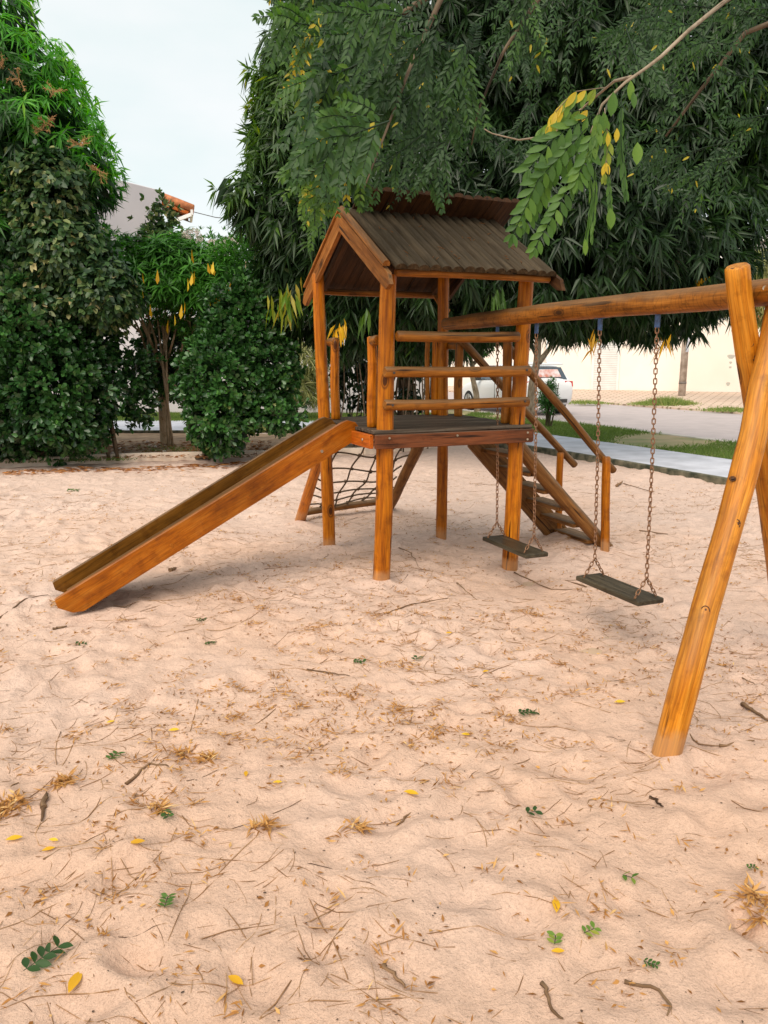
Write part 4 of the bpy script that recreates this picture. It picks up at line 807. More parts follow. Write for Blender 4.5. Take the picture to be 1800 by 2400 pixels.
P2, N2 = fill_blobs(ML, 7000, 13); setp(link('inner_crown', leaf_mesh('left_mango_inner', P2, N2+np.array([0, 0, -.8]), np.random.default_rng(4).normal(size=(7000, 3)), .34, .12, np.full(7000, .1)), L_LEFT, ml), kind='stuff')
fk = np.array([-5.9, 13.4, 2.4]); trunk(ml, [(-5.8, 13.5, -.1), (-5.85, 13.5, 1.2), fk], [.22, .18, .15], W_BARK); limbs(ml, None, fk, ML, W_BARK, .1)
M_PAN = simple('flower_stalk', (.50, .27, .11), .8, .2, 20)
for px, py in ((128, 215), (100, 305), (112, 290), (185, 338), (45, 185), (232, 400), (8, 150)):
    c = U(px, py, 11.7); mb = MB(); r = np.random.default_rng(px)
    for _ in range(7):
        d = unit(r.normal(size=3)+np.array([.1, -.6, .3])); l = r.uniform(.10, .2); mb.tube([c, c+d*l*.6, c+d*l+np.array([0, 0, -.02])], [.004, .003, .002], 4, cap=False)
        for q in range(14):
            s0 = c+d*l*r.uniform(.25, 1); e_ = unit(d*.6+r.normal(0, .8, 3)); mb.tube([s0, s0+e_*r.uniform(.02, .06)], [.003, .002], 3, cap=False)
    mb.build('flower_stalk', M_PAN, ml)
# ---- shrubs in the bed
def shrub(name, label, cat, blobs, n, per, L, W, mat, shape, seed, tint=.35, tamp=.2, up=.1, out=.6, rad=.8, fillN=3000, base=None, fillT=.1, droop=.12, stems=8, stemmat=None, group=None, tvar=.13, fl=.14, shell=.15):
    bc = np.mean([b[0] for b in blobs], 0); base = base if base is not None else (bc[0], bc[1]); root = empty(name, (*base, 0), label=label, cat=cat, group=group)
    P, Nn = sample_blobs(blobs, n, seed=seed, shell=shell); t0 = tint+tamp*patch_noise(P, 2.2, seed)
    a = clusters(P, Nn, per, L, W, seed=seed+1, tint0=t0, up=up, out=out, rad=rad, tvar=tvar); setp(link('foliage', leaf_mesh(name+'_foliage', *a[:3], a[3], a[4], a[5], shape, droop), mat, root), kind='stuff')
    if fillN:
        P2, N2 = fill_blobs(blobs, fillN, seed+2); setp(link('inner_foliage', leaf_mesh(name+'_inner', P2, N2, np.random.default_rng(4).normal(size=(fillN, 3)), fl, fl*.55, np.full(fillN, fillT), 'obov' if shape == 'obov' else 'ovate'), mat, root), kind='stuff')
    r = np.random.default_rng(seed)
    for k in range(stems):
        b = blobs[r.integers(len(blobs))][0]+r.normal(0, .2, 3); s = np.array([base[0]+r.normal(0, .08), base[1]+r.normal(0, .08), .02]); mid = s*.5+b*.5+r.normal(0, .08, 3)-np.array([0, 0, .1]); trunk(root, [s, mid, b], [.028, .02, .008], stemmat or W_BARK, 'stem', 6)
    return root
CLb = [blob(60, 800, 12.2, 200, 140, 1.1), blob(130, 920, 11.9, 130, 140, .9), blob(-40, 960, 11.9, 170, 120, .9), blob(195, 800, 12.2, 66, 130, .6), blob(185, 960, 12.1, 60, 85, .5), blob(90, 700, 12.2, 120, 90, .8), blob(-120, 800, 12.2, 160, 200, .9)]
shrub('clusia_shrub', 'dense dark shrub with paddle leaves filling the bed at the left edge', 'shrub', CLb, 3700, 6, .115, .062, L_CLUS, 'obov', 21, tint=.4, fillN=4800, up=.35, fl=.2, tvar=.16)
CRb = [blob(528, 900, 12.3, 92, 128, .8), blob(580, 775, 12.6, 90, 110, .7), blob(630, 860, 12.3, 62, 75, .5), blob(655, 975, 12.0, 55, 26, .3), blob(516, 985, 12.0, 66, 76, .6), blob(420, 835, 14.6, 95, 85, .5), blob(330, 955, 12.6, 24, 28, .25), blob(320, 880, 12.6, 28, 50, .3), blob(600, 950, 12.2, 60, 40, .4)]
shrub('clusia_shrub', 'round dark shrub with paddle leaves between the slender tree and the slide', 'shrub', CRb, 2900, 6, .105, .058, L_CLUS, 'obov', 31, tint=.5, fillN=2600, up=.35, fl=.18, base=(-2.9, 12.6), tvar=.16)
VB = [blob(125, 470, 12.0, 75, 100, .6), blob(150, 600, 11.9, 100, 80, .6), blob(235, 690, 11.8, 85, 62, .5), blob(95, 700, 11.9, 90, 70, .5), blob(60, 560, 12.1, 60, 90, .5)]
shrub('variegated_vine', 'climbing vine with round cream edged leaves hanging on the left mango', 'vine', VB, 2500, 4, .105, .075, L_VARI, 'ovate', 41, tint=.34, tamp=.35, up=-.5, out=.5, fillN=1500, tvar=.28, fillT=.0, stems=0)
shrub('ficus_bush', 'small bright green fine leaved bush left of the lilac house', 'shrub', [blob(222, 590, 12.4, 42, 62, .4), blob(245, 650, 12.3, 32, 42, .3)], 800, 8, .075, .022, L_LEFT, 'lance', 51, tint=.68, fillN=700, up=-.2, stems=3, fl=.1)
shrub('oleander_bush', 'light green upright bush with white flower heads behind the slender tree', 'shrub', [blob(470, 620, 14.2, 100, 50, .6), blob(560, 630, 13.4, 70, 60, .5), blob(622, 625, 13.2, 46, 60, .5), blob(610, 700, 12.9, 60, 60, .5), blob(540, 700, 13.0, 60, 50, .5), blob(590, 560, 14.0, 24, 40, .3), blob(600, 720, 13.6, 75, 80, .6), blob(500, 715, 14, 130, 90, .6), blob(280, 660, 14.2, 60, 50, .4), blob(640, 760, 13.4, 34, 50, .4)], 3600, 7, .085, .024, L_PLUM, 'lance', 61, tint=.5, tamp=.25, fillN=1500, up=.3, stems=6, fl=.12, stemmat=W_BRANCH)
shrub('variegated_shrub', 'slim cream edged shrub reaching up in front of the house eave', 'shrub', [blob(375, 570, 13.9, 34, 44, .4), blob(383, 505, 13.9, 14, 36, .2), blob(365, 530, 13.9, 15, 20, .2), blob(400, 545, 13.9, 14, 16, .2), blob(340, 600, 13.9, 36, 22, .3)], 260, 5, .10, .06, L_VARI, 'ovate', 71, tint=.6, tamp=.3, up=.0, fillN=120, stems=2, tvar=.22, shell=.25, stemmat=W_BRANCH)
# slender plumeria with fanning bare branches
pl = empty('plumeria_tree', G(388, 1042), label='slender tree with fanning bare branches and hanging yellow leaves left of centre', cat='tree')
bp = G(388, 1040, .05); Y0 = bp[1]
trunk(pl, [bp-np.array([0, 0, .1]), U(385, 1000, Y0), U(378, 930, Y0)], [.10, .085, .07], W_BRANCH)
f1 = U(378, 930, Y0); f2 = U(360, 880, Y0)
def wv(px, py, dy=0): return U(px, py, Y0+dy)
br = [[(378, 930), (350, 850), (330, 780), (285, 740), (235, 700)], [(378, 930), (352, 860), (335, 790), (300, 720), (275, 665)], [(378, 930), (375, 860), (350, 790), (325, 730), (320, 650)], [(378, 930), (382, 870), (385, 800), (375, 730), (380, 640)], [(378, 930), (385, 870), (405, 800), (420, 740), (430, 650)], [(385, 940), (410, 880), (430, 800), (450, 730), (480, 640)], [(385, 940), (400, 890), (440, 830), (455, 760), (500, 690)], [(378, 930), (360, 870), (345, 830), (350, 760), (345, 700)], [(385, 945), (395, 900), (380, 840), (400, 760), (410, 690)], [(380, 930), (400, 850), (385, 790), (440, 700), (450, 620)], [(378, 930), (368, 880), (366, 800), (340, 720), (300, 630)]]
for k, q in enumerate(br):
    pts = [wv(x, y, rng.uniform(-.75, -.25) if i > 1 else 0) for i, (x, y) in enumerate(q)]; trunk(pl, pts, [.034, .026, .020, .015, .010], W_BRANCH, 'branch', 7)
    for _ in range(3):
        a_ = pts[3]+rng.normal(0, .03, 3); trunk(pl, [pts[2]*.4+pts[3]*.6, a_+rng.normal(0, .12, 3)+np.array([0, 0, .15]), a_+rng.normal(0, .25, 3)+np.array([0, -.1, .38])], [.011, .008, .006], W_BRANCH, 'twig', 5)
PB = [blob(290, 680, 13.4, 40, 28, .4), blob(340, 640, 13.4, 60, 34, .5), blob(400, 600, 13.5, 60, 36, .6), blob(460, 625, 13.5, 60, 36, .6), blob(520, 660, 13.3, 50, 36, .5), blob(395, 670, 13.2, 70, 34, .5), blob(330, 600, 13.8, 60, 30, .5), blob(470, 690, 13.2, 50, 26, .4)]
P, Nn = sample_blobs(PB, 760, seed=81, shell=.25); Nn = unit(Nn*.6+np.array([0, -.1, .8])); a = clusters(P, Nn, 12, .24, .036, seed=82, tint0=.58+.25*patch_noise(P, 2, 5), up=-.3, out=.5, tvar=.14); setp(link('foliage', leaf_mesh('plumeria_foliage', *a[:3], a[3], a[4], a[5]), L_PLUM, pl), kind='stuff')
P2, N2 = fill_blobs(PB, 500, 83); setp(link('inner_foliage', leaf_mesh('plumeria_inner', P2, N2, rng.normal(size=(500, 3)), .18, .04, np.full(500, .15)), L_PLUM, pl), kind='stuff')
yl = [(369, 640), (334, 648), (313, 702), (303, 720), (276, 738), (333, 680), (451, 650), (440, 660), (456, 645), (433, 715), (426, 722), (409, 745), (394, 758), (488, 700), (505, 700), (516, 690), (540, 670), (466, 748), (494, 628), (500, 622), (487, 625), (352, 722), (24, 772), (283, 728), (449, 592)]
ym = []
for k in range(4): ym.append(leaf_mesh('yellow_leaf', [(0, 0, 0)], [(0, 0, -1)], [(math.cos(k), math.sin(k), .2)], .17, .062, np.array([.3+k*.22]), 'obov')); ym[-1].materials.append(L_YEL)
Mi = world_mat(pl).inverted()
for k, (x, y) in enumerate(yl):
    o = D.objects.new('yellow_leaf', ym[k % 4]); COL.objects.link(o); o.parent = pl; o.location = Mi @ Vector(U(x, y-9, 12.35)); o.scale = (1, 1, rng.uniform(.75, 1.1)); o.rotation_euler = (rng.normal(0, .12), rng.normal(0, .12), rng.uniform(0, 6))
# white flower heads
for px, py, rr in ((452, 556, 20), (515, 590, 20), (540, 572, 17), (500, 577, 14), (398, 624, 9), (433, 560, 12)):
    c = U(px, py, 13.6); r = np.random.default_rng(px); n = 260; d = unit(r.normal(size=(n, 3))+np.array([0, 0, .3])); k = c[1]/FPX*rr
    o = link('flower_head', leaf_mesh('flower_head', c+d*k*r.uniform(.5, 1, (n, 1)), d, r.normal(size=(n, 3)), .035, .03, r.random(n), 'ovate'), L_FLOW); setp(o, {452: 'largest white flower head on the bush below the tiled eave', 515: 'lower right white flower head beside the big mango', 540: 'white flower head nearest the big mango leaves', 500: 'small white flower head between two larger ones', 398: 'single small white flower low in the slender tree crown', 433: 'white flower head just under the roof eave corner'}[px], 'flower')
# thicket of thin stems under the mango
th = empty('stem_thicket', (-.2, 14.6, 0), label='thicket of thin upright stems with round leaves under the big mango', cat='shrub'); r = np.random.default_rng(9)
for k in range(46):
    px = r.uniform(778, 925) if k < 26 else r.uniform(915, 1015); Y = r.uniform(13.2, 15.2); b = U(px, 900, Y); top = U(px+r.normal(0, 22), 770, Y); b[2] = .03
    trunk(th, [b, (b+top)/2+r.normal(0, .05, 3), top], [.016, .013, .009], W_BARKL if k % 3 else W_BARK, 'stem', 6)
TB = [blob(800, 870, 14.3, 30, 90, .4), blob(845, 860, 14.3, 30, 100, .4), blob(960, 850, 14.5, 60, 60, .4), blob(960, 930, 14.5, 55, 40, .4), blob(880, 890, 14.5, 30, 90, .4), blob(860, 950, 14.2, 60, 40, .4)]
P, Nn = fill_blobs(TB, 760, 91, .1, 1); a = clusters(P, Nn, 3, .085, .07, seed=92, tint0=np.full(len(P), .12), up=-.4, tvar=.1); setp(link('foliage', leaf_mesh('thicket_foliage', *a[:3], a[3], a[4], a[5], 'ovate'), L_CLUS, th), kind='stuff')
def strap(name, label, px, py, Y, n, L, W, seed, spread=.8, mat=L_DRACA, t0=.5, z=None, cat='plant'):
    r = np.random.default_rng(seed); c = U(px, py, Y); c[2] = .08 if z is None else z; V, F, tt = [], [], []
    for k in range(n):
        az_ = r.uniform(0, 6.28); el_ = r.uniform(.3, 1.35); l = L*r.uniform(.7, 1.1); d = np.array([math.cos(az_)*math.cos(el_), math.sin(az_)*math.cos(el_), math.sin(el_)]); s = np.array([-math.sin(az_), math.cos(az_), 0]); b0_ = len(V)
        for i in range(6):
            t = i/5; p = c+d*l*t+np.array([0, 0, -l*.45*t*t*spread]); w_ = W*(1-t**2)*.5+.001; V += [p-s*w_, p+s*w_]; tt += [t0+r.normal(0, .12)]*2
        for i in range(5): q = b0_+2*i; F.append((q, q+1, q+3, q+2))
    return setp(link(name, blank(name, np.array(V), np.array(F), {'tint': np.clip(np.array(tt), 0, 1)}), mat), label, cat)
strap('agave_plant', 'small spiky agave standing against the lilac wall between the shrubs', 280, 965, 20.8, 22, .8, .08, 3, .2, L_CLUS, .5)
strap('spider_plant', 'pale spidery strap leaved plant at the foot of the thicket beside the left post', 803, 975, 14.2, 60, .75, .022, 4, .7)
strap('spider_plant', 'strap leaved grassy plant seen behind the lowest rail of the tower', 985, 985, 14.2, 60, .55, .02, 5, .7)
# pale yellow-green dracaena by the wall
dr = empty('dracaena', (-3.9, 20, 0), label='pale yellow green leafy plant on many thin stems before the wall', cat='plant'); r = np.random.default_rng(17)
for k in range(9):
    b = U(684+r.normal(0, 10), 940, 20); b[2] = 0; trunk(dr, [b, (b+U(690, 860, 20))/2+r.normal(0, .06, 3), U(700+r.normal(0, 20), 850+r.normal(0, 20), 20)], [.04, .03, .02], W_BARKL, 'stem', 6)
P, Nn = sample_blobs([blob(715, 850, 20, 38, 42, .5), blob(700, 900, 19.8, 34, 24, .4), blob(735, 905, 19.8, 30, 28, .4), blob(690, 820, 20, 30, 26, .4)], 230, seed=5, shell=.2); a = clusters(P, Nn, 12, .34, .03, seed=6, tint0=np.full(len(P), .5), up=-.2, tvar=.25); setp(link('foliage', leaf_mesh('dracaena_foliage', *a[:3], a[3], a[4], a[5]), L_DRACA, dr), kind='stuff')
# street trees and shrub near the car
def stree(label, base, pts, blobs, n, tint, rr=.1, L=.09, W=.035, seed=0, mat=L_PLUM):
    root = empty('street_tree', base, label=label, cat='tree'); trunk(root, pts[0], [rr, rr*.85, rr*.7, rr*.6][:max(2, len(pts[0]))], W_BARKL)
    for q in pts[1:]: trunk(root, q, [rr*.6, rr*.42, rr*.25], W_BARKL, 'limb', 8)
    P, Nn = sample_blobs(blobs, n, seed=seed, shell=.25); a = clusters(P, Nn, 7, L, W, seed=seed+1, tint0=tint+.2*patch_noise(P, 2, 3), up=-.1, tvar=.15); setp(link('crown', leaf_mesh('street_tree_crown', *a[:3], a[3], a[4], a[5]), mat, root), kind='stuff')
Y = 20.4
stree('pale grey trunked tree with forking limbs in front of the white car', (U(1243, 975, Y)[0], Y, 0), [[np.array([U(1243, 975, Y)[0], Y, .05]), U(1248, 900, Y), U(1258, 850, Y), U(1262, 790, Y)], [U(1262, 850, Y), U(1290, 815, Y), U(1325, 790, Y)], [U(1258, 830, Y), U(1240, 800, Y), U(1225, 780, Y)], [U(1262, 800, Y), U(1275, 780, Y), U(1290, 760, Y)]], [blob(1330, 770, Y, 60, 24, .7), blob(1385, 775, Y, 40, 20, .6), blob(1270, 745, Y, 90, 30, .8), blob(1190, 755, Y, 50, 20, .6)], 620, .62, .13, seed=201)
Y = 22.5
stree('thin dark leafed tree on the verge seen through the tower railing', (U(1118, 965, Y)[0], Y, 0), [[np.array([U(1120, 968, Y)[0], Y, .05]), U(1116, 920, Y), U(1106, 880, Y), U(1108, 850, Y)], [U(1107, 855, Y), U(1128, 835, Y), U(1150, 825, Y)], [U(1107, 855, Y), U(1100, 830, Y), U(1098, 810, Y)]], [blob(1115, 812, Y, 36, 24, .5), blob(1070, 820, Y, 30, 18, .5)], 420, .3, .1, seed=211)
r = np.random.default_rng(31); Y = 17.6; b = U(1283, 997, Y)
sh = empty('oleander_shrub', (b[0], Y, 0), label='slim narrow leaved shrub on the verge before the car bumper', cat='shrub')
for k in range(8): q = np.array([b[0]+r.normal(0, .05), Y+r.normal(0, .05), .05]); trunk(sh, [q, q+np.array([r.normal(0, .05), 0, .5]), q+np.array([r.normal(0, .12), 0, 1.0])], [.02, .016, .008], W_BARK, 'stem', 5)
P, Nn = fill_blobs([blob(1283, 935, Y, 24, 38, .25), blob(1290, 905, Y, 12, 22, .12)], 260, 5, 0, 1); a = clusters(P, Nn, 5, .13, .02, seed=6, tint0=np.full(len(P), .35), up=-.1); setp(link('foliage', leaf_mesh('oleander_foliage', *a[:3], a[3], a[4], a[5]), L_PLUM, sh), kind='stuff')
# yellowish tree at the far right over the wall
yt = empty('yellow_green_tree', (14.2, 27, 0), label='yellow green tree behind the swing leg at the right edge', cat='tree'); trunk(yt, [(13.2, 27, 0), (13.3, 27, 2), (13.3, 27, 4)], [.14, .11, .08], W_BARK)
P, Nn = sample_blobs([blob(1762, 640, 27, 45, 50, .9), blob(1740, 690, 27, 40, 40, .9), blob(1785, 700, 27, 36, 50, .8)], 420, seed=7, shell=.2); a = clusters(P, Nn, 10, .36, .05, seed=8, tint0=.6+.3*patch_noise(P, 2, 3), tvar=.2, up=-.7); setp(link('crown', leaf_mesh('yellow_tree_crown', *a[:3], a[3], a[4], a[5]), L_DRACA, yt), kind='stuff')

# ---- grass
def in_poly(x, y, poly):
    poly = np.array(poly); c = np.zeros(len(x), bool); j = len(poly)-1
    for i in range(len(poly)):
        xi, yi = poly[i]; xj, yj = poly[j]; c ^= ((yi > y) != (yj > y)) & (x < (xj-xi)*(y-yi)/(yj-yi+1e-12)+xi); j = i
    return c
def grass(name, poly, bb, n, h, z, label, seed, tint=.4, noise_s=1.5, thr=-.1, cat='grass', w_=.012):
    r = np.random.default_rng(seed); x = r.uniform(bb[0], bb[1], n); y = r.uniform(bb[2], bb[3], n); ok = in_poly(x, y, poly); x, y = x[ok], y[ok]
    nz = patch_noise(np.stack([x, y, x*0], 1), noise_s, seed)+r.normal(0, .1, len(x)); ok = nz > thr; x, y, nz = x[ok], y[ok], nz[ok]; m_ = len(x)
    d = r.normal(0, .5, (m_, 3)); d[:, 2] = 1; return setp(link(name, leaf_mesh(name, np.stack([x, y, np.full(m_, z)], 1), d, r.normal(size=(m_, 3)), h*r.uniform(.5, 1.3, m_)*(1+.6*np.clip(nz, 0, 1)), w_, tint+.25*nz+r.normal(0, .12, m_), 'blade'), L_GRASS), label, cat, kind='stuff')
vp = outer[3:]+[(19, -17), (9.5, 6.6), (6.4, 14.2), (5.2, 17.0), (4.3, 19.0), (3.55, 20.6), (2.6, 22.6)]
grass('verge_grass', vp, (1, 10, 6, 22), 150000, .10, .08, 'patchy green grass on the verge between footpath and road', 1, thr=-.45, tint=.42, w_=.02)
grass('lawn_grass', [(-14, 19.25), (1.5, 18.7), (2.2, 20), (1.6, 21.9), (-14, 22.2)], (-14, 2.2, 18, 22.3), 80000, .09, .08, 'bright green lawn strip in front of the lilac wall', 2, thr=-9, tint=.45, w_=.02)
for lab, px, py, rx, n in (('rounded weed clump at the foot of the utility pole', 1565, 948, 1.0, 3200), ('low dry weeds at the road edge behind the white car', 1375, 945, .75, 900), ('weeds growing at the wall base left of the utility pole', 1465, 925, .4, 500), ('weed tufts at the road edge beside the swing leg', 1710, 962, .9, 1000), ('small weed tuft against the cream wall by the garage', 1415, 918, .3, 260), ('weeds along the wall base right of the utility pole', 1640, 921, .9, 600)):
    c = G(px, py, .05); r = np.random.default_rng(px); x = c[0]+r.normal(0, rx*.55, n); y = c[1]+r.normal(0, .35, n); d = r.normal(0, .7, (n, 3)); d[:, 2] = 1; rr = np.clip(1.1-np.abs((x-c[0])/(rx*1.3)), .2, 1)
    setp(link('weeds', leaf_mesh('weeds', np.stack([x, y, np.full(n, .05)], 1), d, r.normal(size=(n, 3)), (.2 if n < 2000 else .42)*r.uniform(.4, 1.2, n)*rr, .03, .7+r.normal(0, .15, n), 'blade'), L_GRASS), lab, 'weeds', kind='stuff')

# ---- overhanging pinnate tree
pt = empty('overhanging_tree', (4.9, 5.2, 0), label='tree with feathery leaves hanging over the tower from the upper right', cat='tree')
trunk(pt, [(4.9, 5.2, -.1), (4.8, 5.2, 1.5), (4.4, 5.2, 3.2)], [.17, .14, .11], W_BARK)
FK = np.array([4.4, 5.2, 3.2])
trunk(pt, [FK, (3.2, 5.2, 4.3), U(1300, -60, 5.6), U(1050, -40, 5.4), U(900, 60, 5.2)], [.09, .07, .05, .03, .015], W_BARK, 'limb'); trunk(pt, [FK, (3.4, 4.6, 3.9), U(1800, -60, 4.2), U(1703, 0, 3.9), U(1613, 72, 3.6), U(1533, 148, 3.4), U(1475, 184, 3.3), U(1403, 253, 3.25), U(1385, 310, 3.2)], [.07, .05, .03, .016, .013, .011, .009, .007, .004], W_BARKL, 'limb')
trunk(pt, [FK, (3.6, 5.6, 3.8), U(1760, 60, 6.0), U(1650, 200, 6.0), U(1560, 320, 6.1)], [.07, .05, .03, .015, .008], W_BARK, 'limb')
trunk(pt, [U(1300, -60, 5.6), U(1180, 120, 5.5), U(1120, 260, 5.5), U(1105, 340, 5.6)], [.02, .012, .008, .004], W_BARK, 'branch'); trunk(pt, [U(1050, -40, 5.4), U(960, 160, 5.1), U(900, 320, 4.9), U(850, 450, 4.75)], [.02, .012, .008, .004], W_BARK, 'branch')
trunk(pt, [U(1290, 318, 5), U(1215, 328, 5), U(1150, 312, 5), U(1135, 302, 5)], [.006, .005, .004, .003], W_BARKL, 'branch'); trunk(pt, [U(1480, 180, 4), U(1440, 190, 4.5), U(1380, 240, 5), U(1290, 318, 5)], [.008, .007, .006, .005], W_BARKL, 'branch')
def frond(base, d, L, pairs, ll, lw, t, r, acc, curve=.5):
    """compound leaf: leaflets in pairs along a drooping stalk"""
    d = unit(np.array(d, float)); s = unit(np.cross(d, [0.15, 1, .1])) ; pts = []
    for i in range(pairs+1):
        q = i/pairs; p = base+d*L*q+np.array([0, 0, -L*curve*q*q]); pts.append(p)
        if i == 0: continue
        tg = unit(pts[-1]-pts[-2]); sd_ = unit(np.cross(tg, [0.1, 1, .15])+r.normal(0, .12, 3)); sc = math.sin(math.pi*(.22+.7*q))
        for sgn in ((1, -1) if i < pairs else (1, -1, 0)):
            dd = tg*.62+sd_*sgn*.75+np.array([0, 0, -.25])+r.normal(0, .1, 3)
            acc['P'].append(p); acc['T'].append(dd); acc['N'].append(np.array([0, -1, .3])+r.normal(0, .35, 3)); acc['L'].append(ll*(.6+.45*sc)*r.uniform(.85, 1.1)); acc['W'].append(lw*(.7+.35*sc)); acc['t'].append(.99 if r.random() < .008 else t+r.normal(0, .08))
    return pts
acc = {k: [] for k in 'PTNLWt'}; stalks = MB(); r = np.random.default_rng(77)
REG = [((880, 90), (190, 130), 5.3, 130, .30, .056, .022, (-.55, -.2, -.6), .36), ((820, 270), (110, 95), 4.9, 80, .30, .060, .025, (-.6, -.2, -.6), .46), ((805, 385), (48, 46), 4.75, 34, .22, .045, .020, (-.45, -.1, -.8), .62), ((785, 430), (26, 26), 4.7, 12, .19, .042, .018, (-.5, 0, -.9), .66), ((1060, 130), (140, 150), 5.6, 72, .32, .054, .019, (-.3, -.2, -.8), .28), ((1060, 330), (80, 60), 5.9, 20, .26, .048, .017, (-.4, -.2, -.7), .3), ((1420, 20), (250, 90), 6.0, 66, .32, .048, .016, (-.5, -.2, -.6), .28), ((1690, 200), (150, 200), 6.0, 100, .34, .048, .015, (-.9, -.2, -.35), .3), ((1640, 400), (100, 60), 6.3, 26, .32, .048, .015, (-.9, -.2, -.3), .3), ((745, 60), (70, 60), 5.2, 22, .3, .055, .022, (-.8, -.2, -.3), .46), ((985, 360), (50, 30), 5.2, 12, .22, .044, .018, (.4, -.1, -.5), .45), ((1250, 200), (100, 130), 6.2, 34, .3, .048, .015, (-.2, -.2, -.8), .24)]
for (cx_, cy_), (rx_, ry_), Y, n, L, ll, lw, d, t in REG:
    for _ in range(max(2, int(n/6.5))):
        a_ = r.uniform(0, 6.28); q = math.sqrt(r.random()); node = U(cx_+math.cos(a_)*q*rx_+20, cy_+math.sin(a_)*q*ry_-45, Y+r.normal(0, .4))
        td = unit(np.array([d[0]+r.normal(0, .45), r.normal(0, .35), d[2]*.55+r.normal(0, .25)])); tl = r.uniform(.2, .42); k_ = int(r.integers(5, 9)); tn = t+r.normal(0, .12); sd0 = unit(np.cross(td, [.1, 1, .2]))
        stalks.tube([node, node+td*tl*.5+np.array([0, 0, .01]), node+td*tl], [.005, .004, .0025], 5, cap=False)
        for i in range(k_):
            sg = 1 if i % 2 else -1; f_ = (i+.5)/k_; bp_ = node+td*tl*f_
            p_ = frond(bp_, td*.75+sd0*sg*r.uniform(.35, .85)+np.array([0, r.normal(0, .3), -.25])+r.normal(0, .12, 3), L*r.uniform(.6, 1.0)*(1.05-.3*f_), int(r.integers(7, 11)), ll*r.uniform(.9, 1.1), lw*1.08, tn+r.normal(0, .05), r, acc, .32); stalks.tube(p_[::2], .002, 4, cap=False)
for px, py, n_ in ((725, 110, 2), (700, 75, 1), (755, 60, 1)):
    for _ in range(n_): frond(U(px+r.normal(0, 14), py-40+r.normal(0, 20), 5.0), (-.5, 0, -.8), .25, 8, .05, .02, .99, r, acc)
def accmesh(name, acc, shape='ovate', droop=.15): return leaf_mesh(name, np.array(acc['P']), np.array(acc['T']), np.array(acc['N']), np.array(acc['L']), np.array(acc['W']), np.array(acc['t']), shape, droop)
setp(link('foliage', accmesh('pinnate_foliage', acc), L_PIN, pt), kind='stuff'); stalks.build('leaf_stalks', L_PIN, pt, kind='stuff')
# near spray: every leaflet its own part
near = {k: [] for k in 'PTNLWt'}
def px_frond(pl_, Y, pairs, ll, lw, t, spread=.75, yb=0.0):
    P_ = dense([U(x, y, Y+yb*i) for i, (x, y) in enumerate(pl_)], pairs+2); MB().tube(P_, .0016, 5).build('leaf_stalk', W_BARKL if t > .9 else L_PIN, pt)
    for i in range(1, len(P_)):
        tg = unit(P_[i]-P_[i-1]); sd_ = unit(np.cross(tg, [0, 1, .1])+r.normal(0, .1, 3)); q = i/len(P_); sc = .72+.4*math.sin(math.pi*q)
        for sgn in ((1, -1) if i < len(P_)-1 else (1, -1, 0)):
            down = np.array([0, 0, -1.0]) if spread < .7 else np.array([0, 0, -.35])
            near['P'].append(P_[i]); near['T'].append(tg*.6+sd_*sgn*spread+down+r.normal(0, .08, 3)); near['N'].append(np.array([r.normal(0, .35), -1, .25])); near['L'].append(ll*sc*r.uniform(.85, 1.1)); near['W'].append(lw*sc); near['t'].append(t+r.normal(0, .07))
px_frond([(1418, 205), (1345, 215), (1302, 262)], 3.2, 5, .068, .025, .955, .3); px_frond([(1396, 255), (1330, 262), (1270, 300)], 3.25, 6, .058, .023, .90, .35)
px_frond([(1396, 262), (1300, 322), (1240, 395)], 3.2, 8, .075, .028, .66); px_frond([(1375, 300), (1262, 420), (1203, 548)], 3.2, 12, .064, .027, .62); px_frond([(1385, 330), (1290, 410), (1232, 520)], 3.25, 11, .062, .026, .68); px_frond([(1388, 345), (1330, 445), (1254, 580)], 3.2, 12, .058, .026, .66)
px_frond([(1380, 300), (1310, 360), (1262, 440)], 3.3, 9, .062, .027, .60); px_frond([(1392, 300), (1375, 365), (1352, 420)], 3.15, 6, .062, .027, .72); px_frond([(1378, 372), (1388, 463), (1372, 565)], 3.2, 8, .06, .010, .7, .15); px_frond([(1392, 370), (1396, 440), (1388, 540)], 3.2, 6, .06, .011, .66, .12)
px_frond([(1417, 253), (1425, 330), (1418, 405)], 3.2, 5, .055, .020, .93, .4); px_frond([(1425, 390), (1430, 460), (1430, 510)], 3.2, 5, .052, .015, .6, .2); px_frond([(1457, 217), (1455, 330), (1466, 440)], 3.2, 6, .07, .018, .55, .18); px_frond([(1403, 250), (1400, 300), (1385, 350)], 3.15, 5, .06, .024, .8, .5)
for x, y, l, w_, t in ((1438, 215, .085, .042, .66), (1478, 188, .068, .032, .9), (1415, 262, .07, .036, .74), (1494, 333, .082, .043, .86), (1430, 487, .078, .038, .84), (1446, 300, .05, .024, .99), (1425, 310, .05, .02, .99), (1484, 215, .06, .026, .62), (1372, 560, .062, .022, .9)):
    near['P'].append(U(x, y, 3.18)); near['T'].append(np.array([.05, 0, -1])+r.normal(0, .06, 3)); near['N'].append(np.array([r.normal(0, .2), -1, .1])); near['L'].append(l); near['W'].append(w_); near['t'].append(t)
LV = {}
Mi = world_mat(pt).inverted(); n_near = len(near['P'])
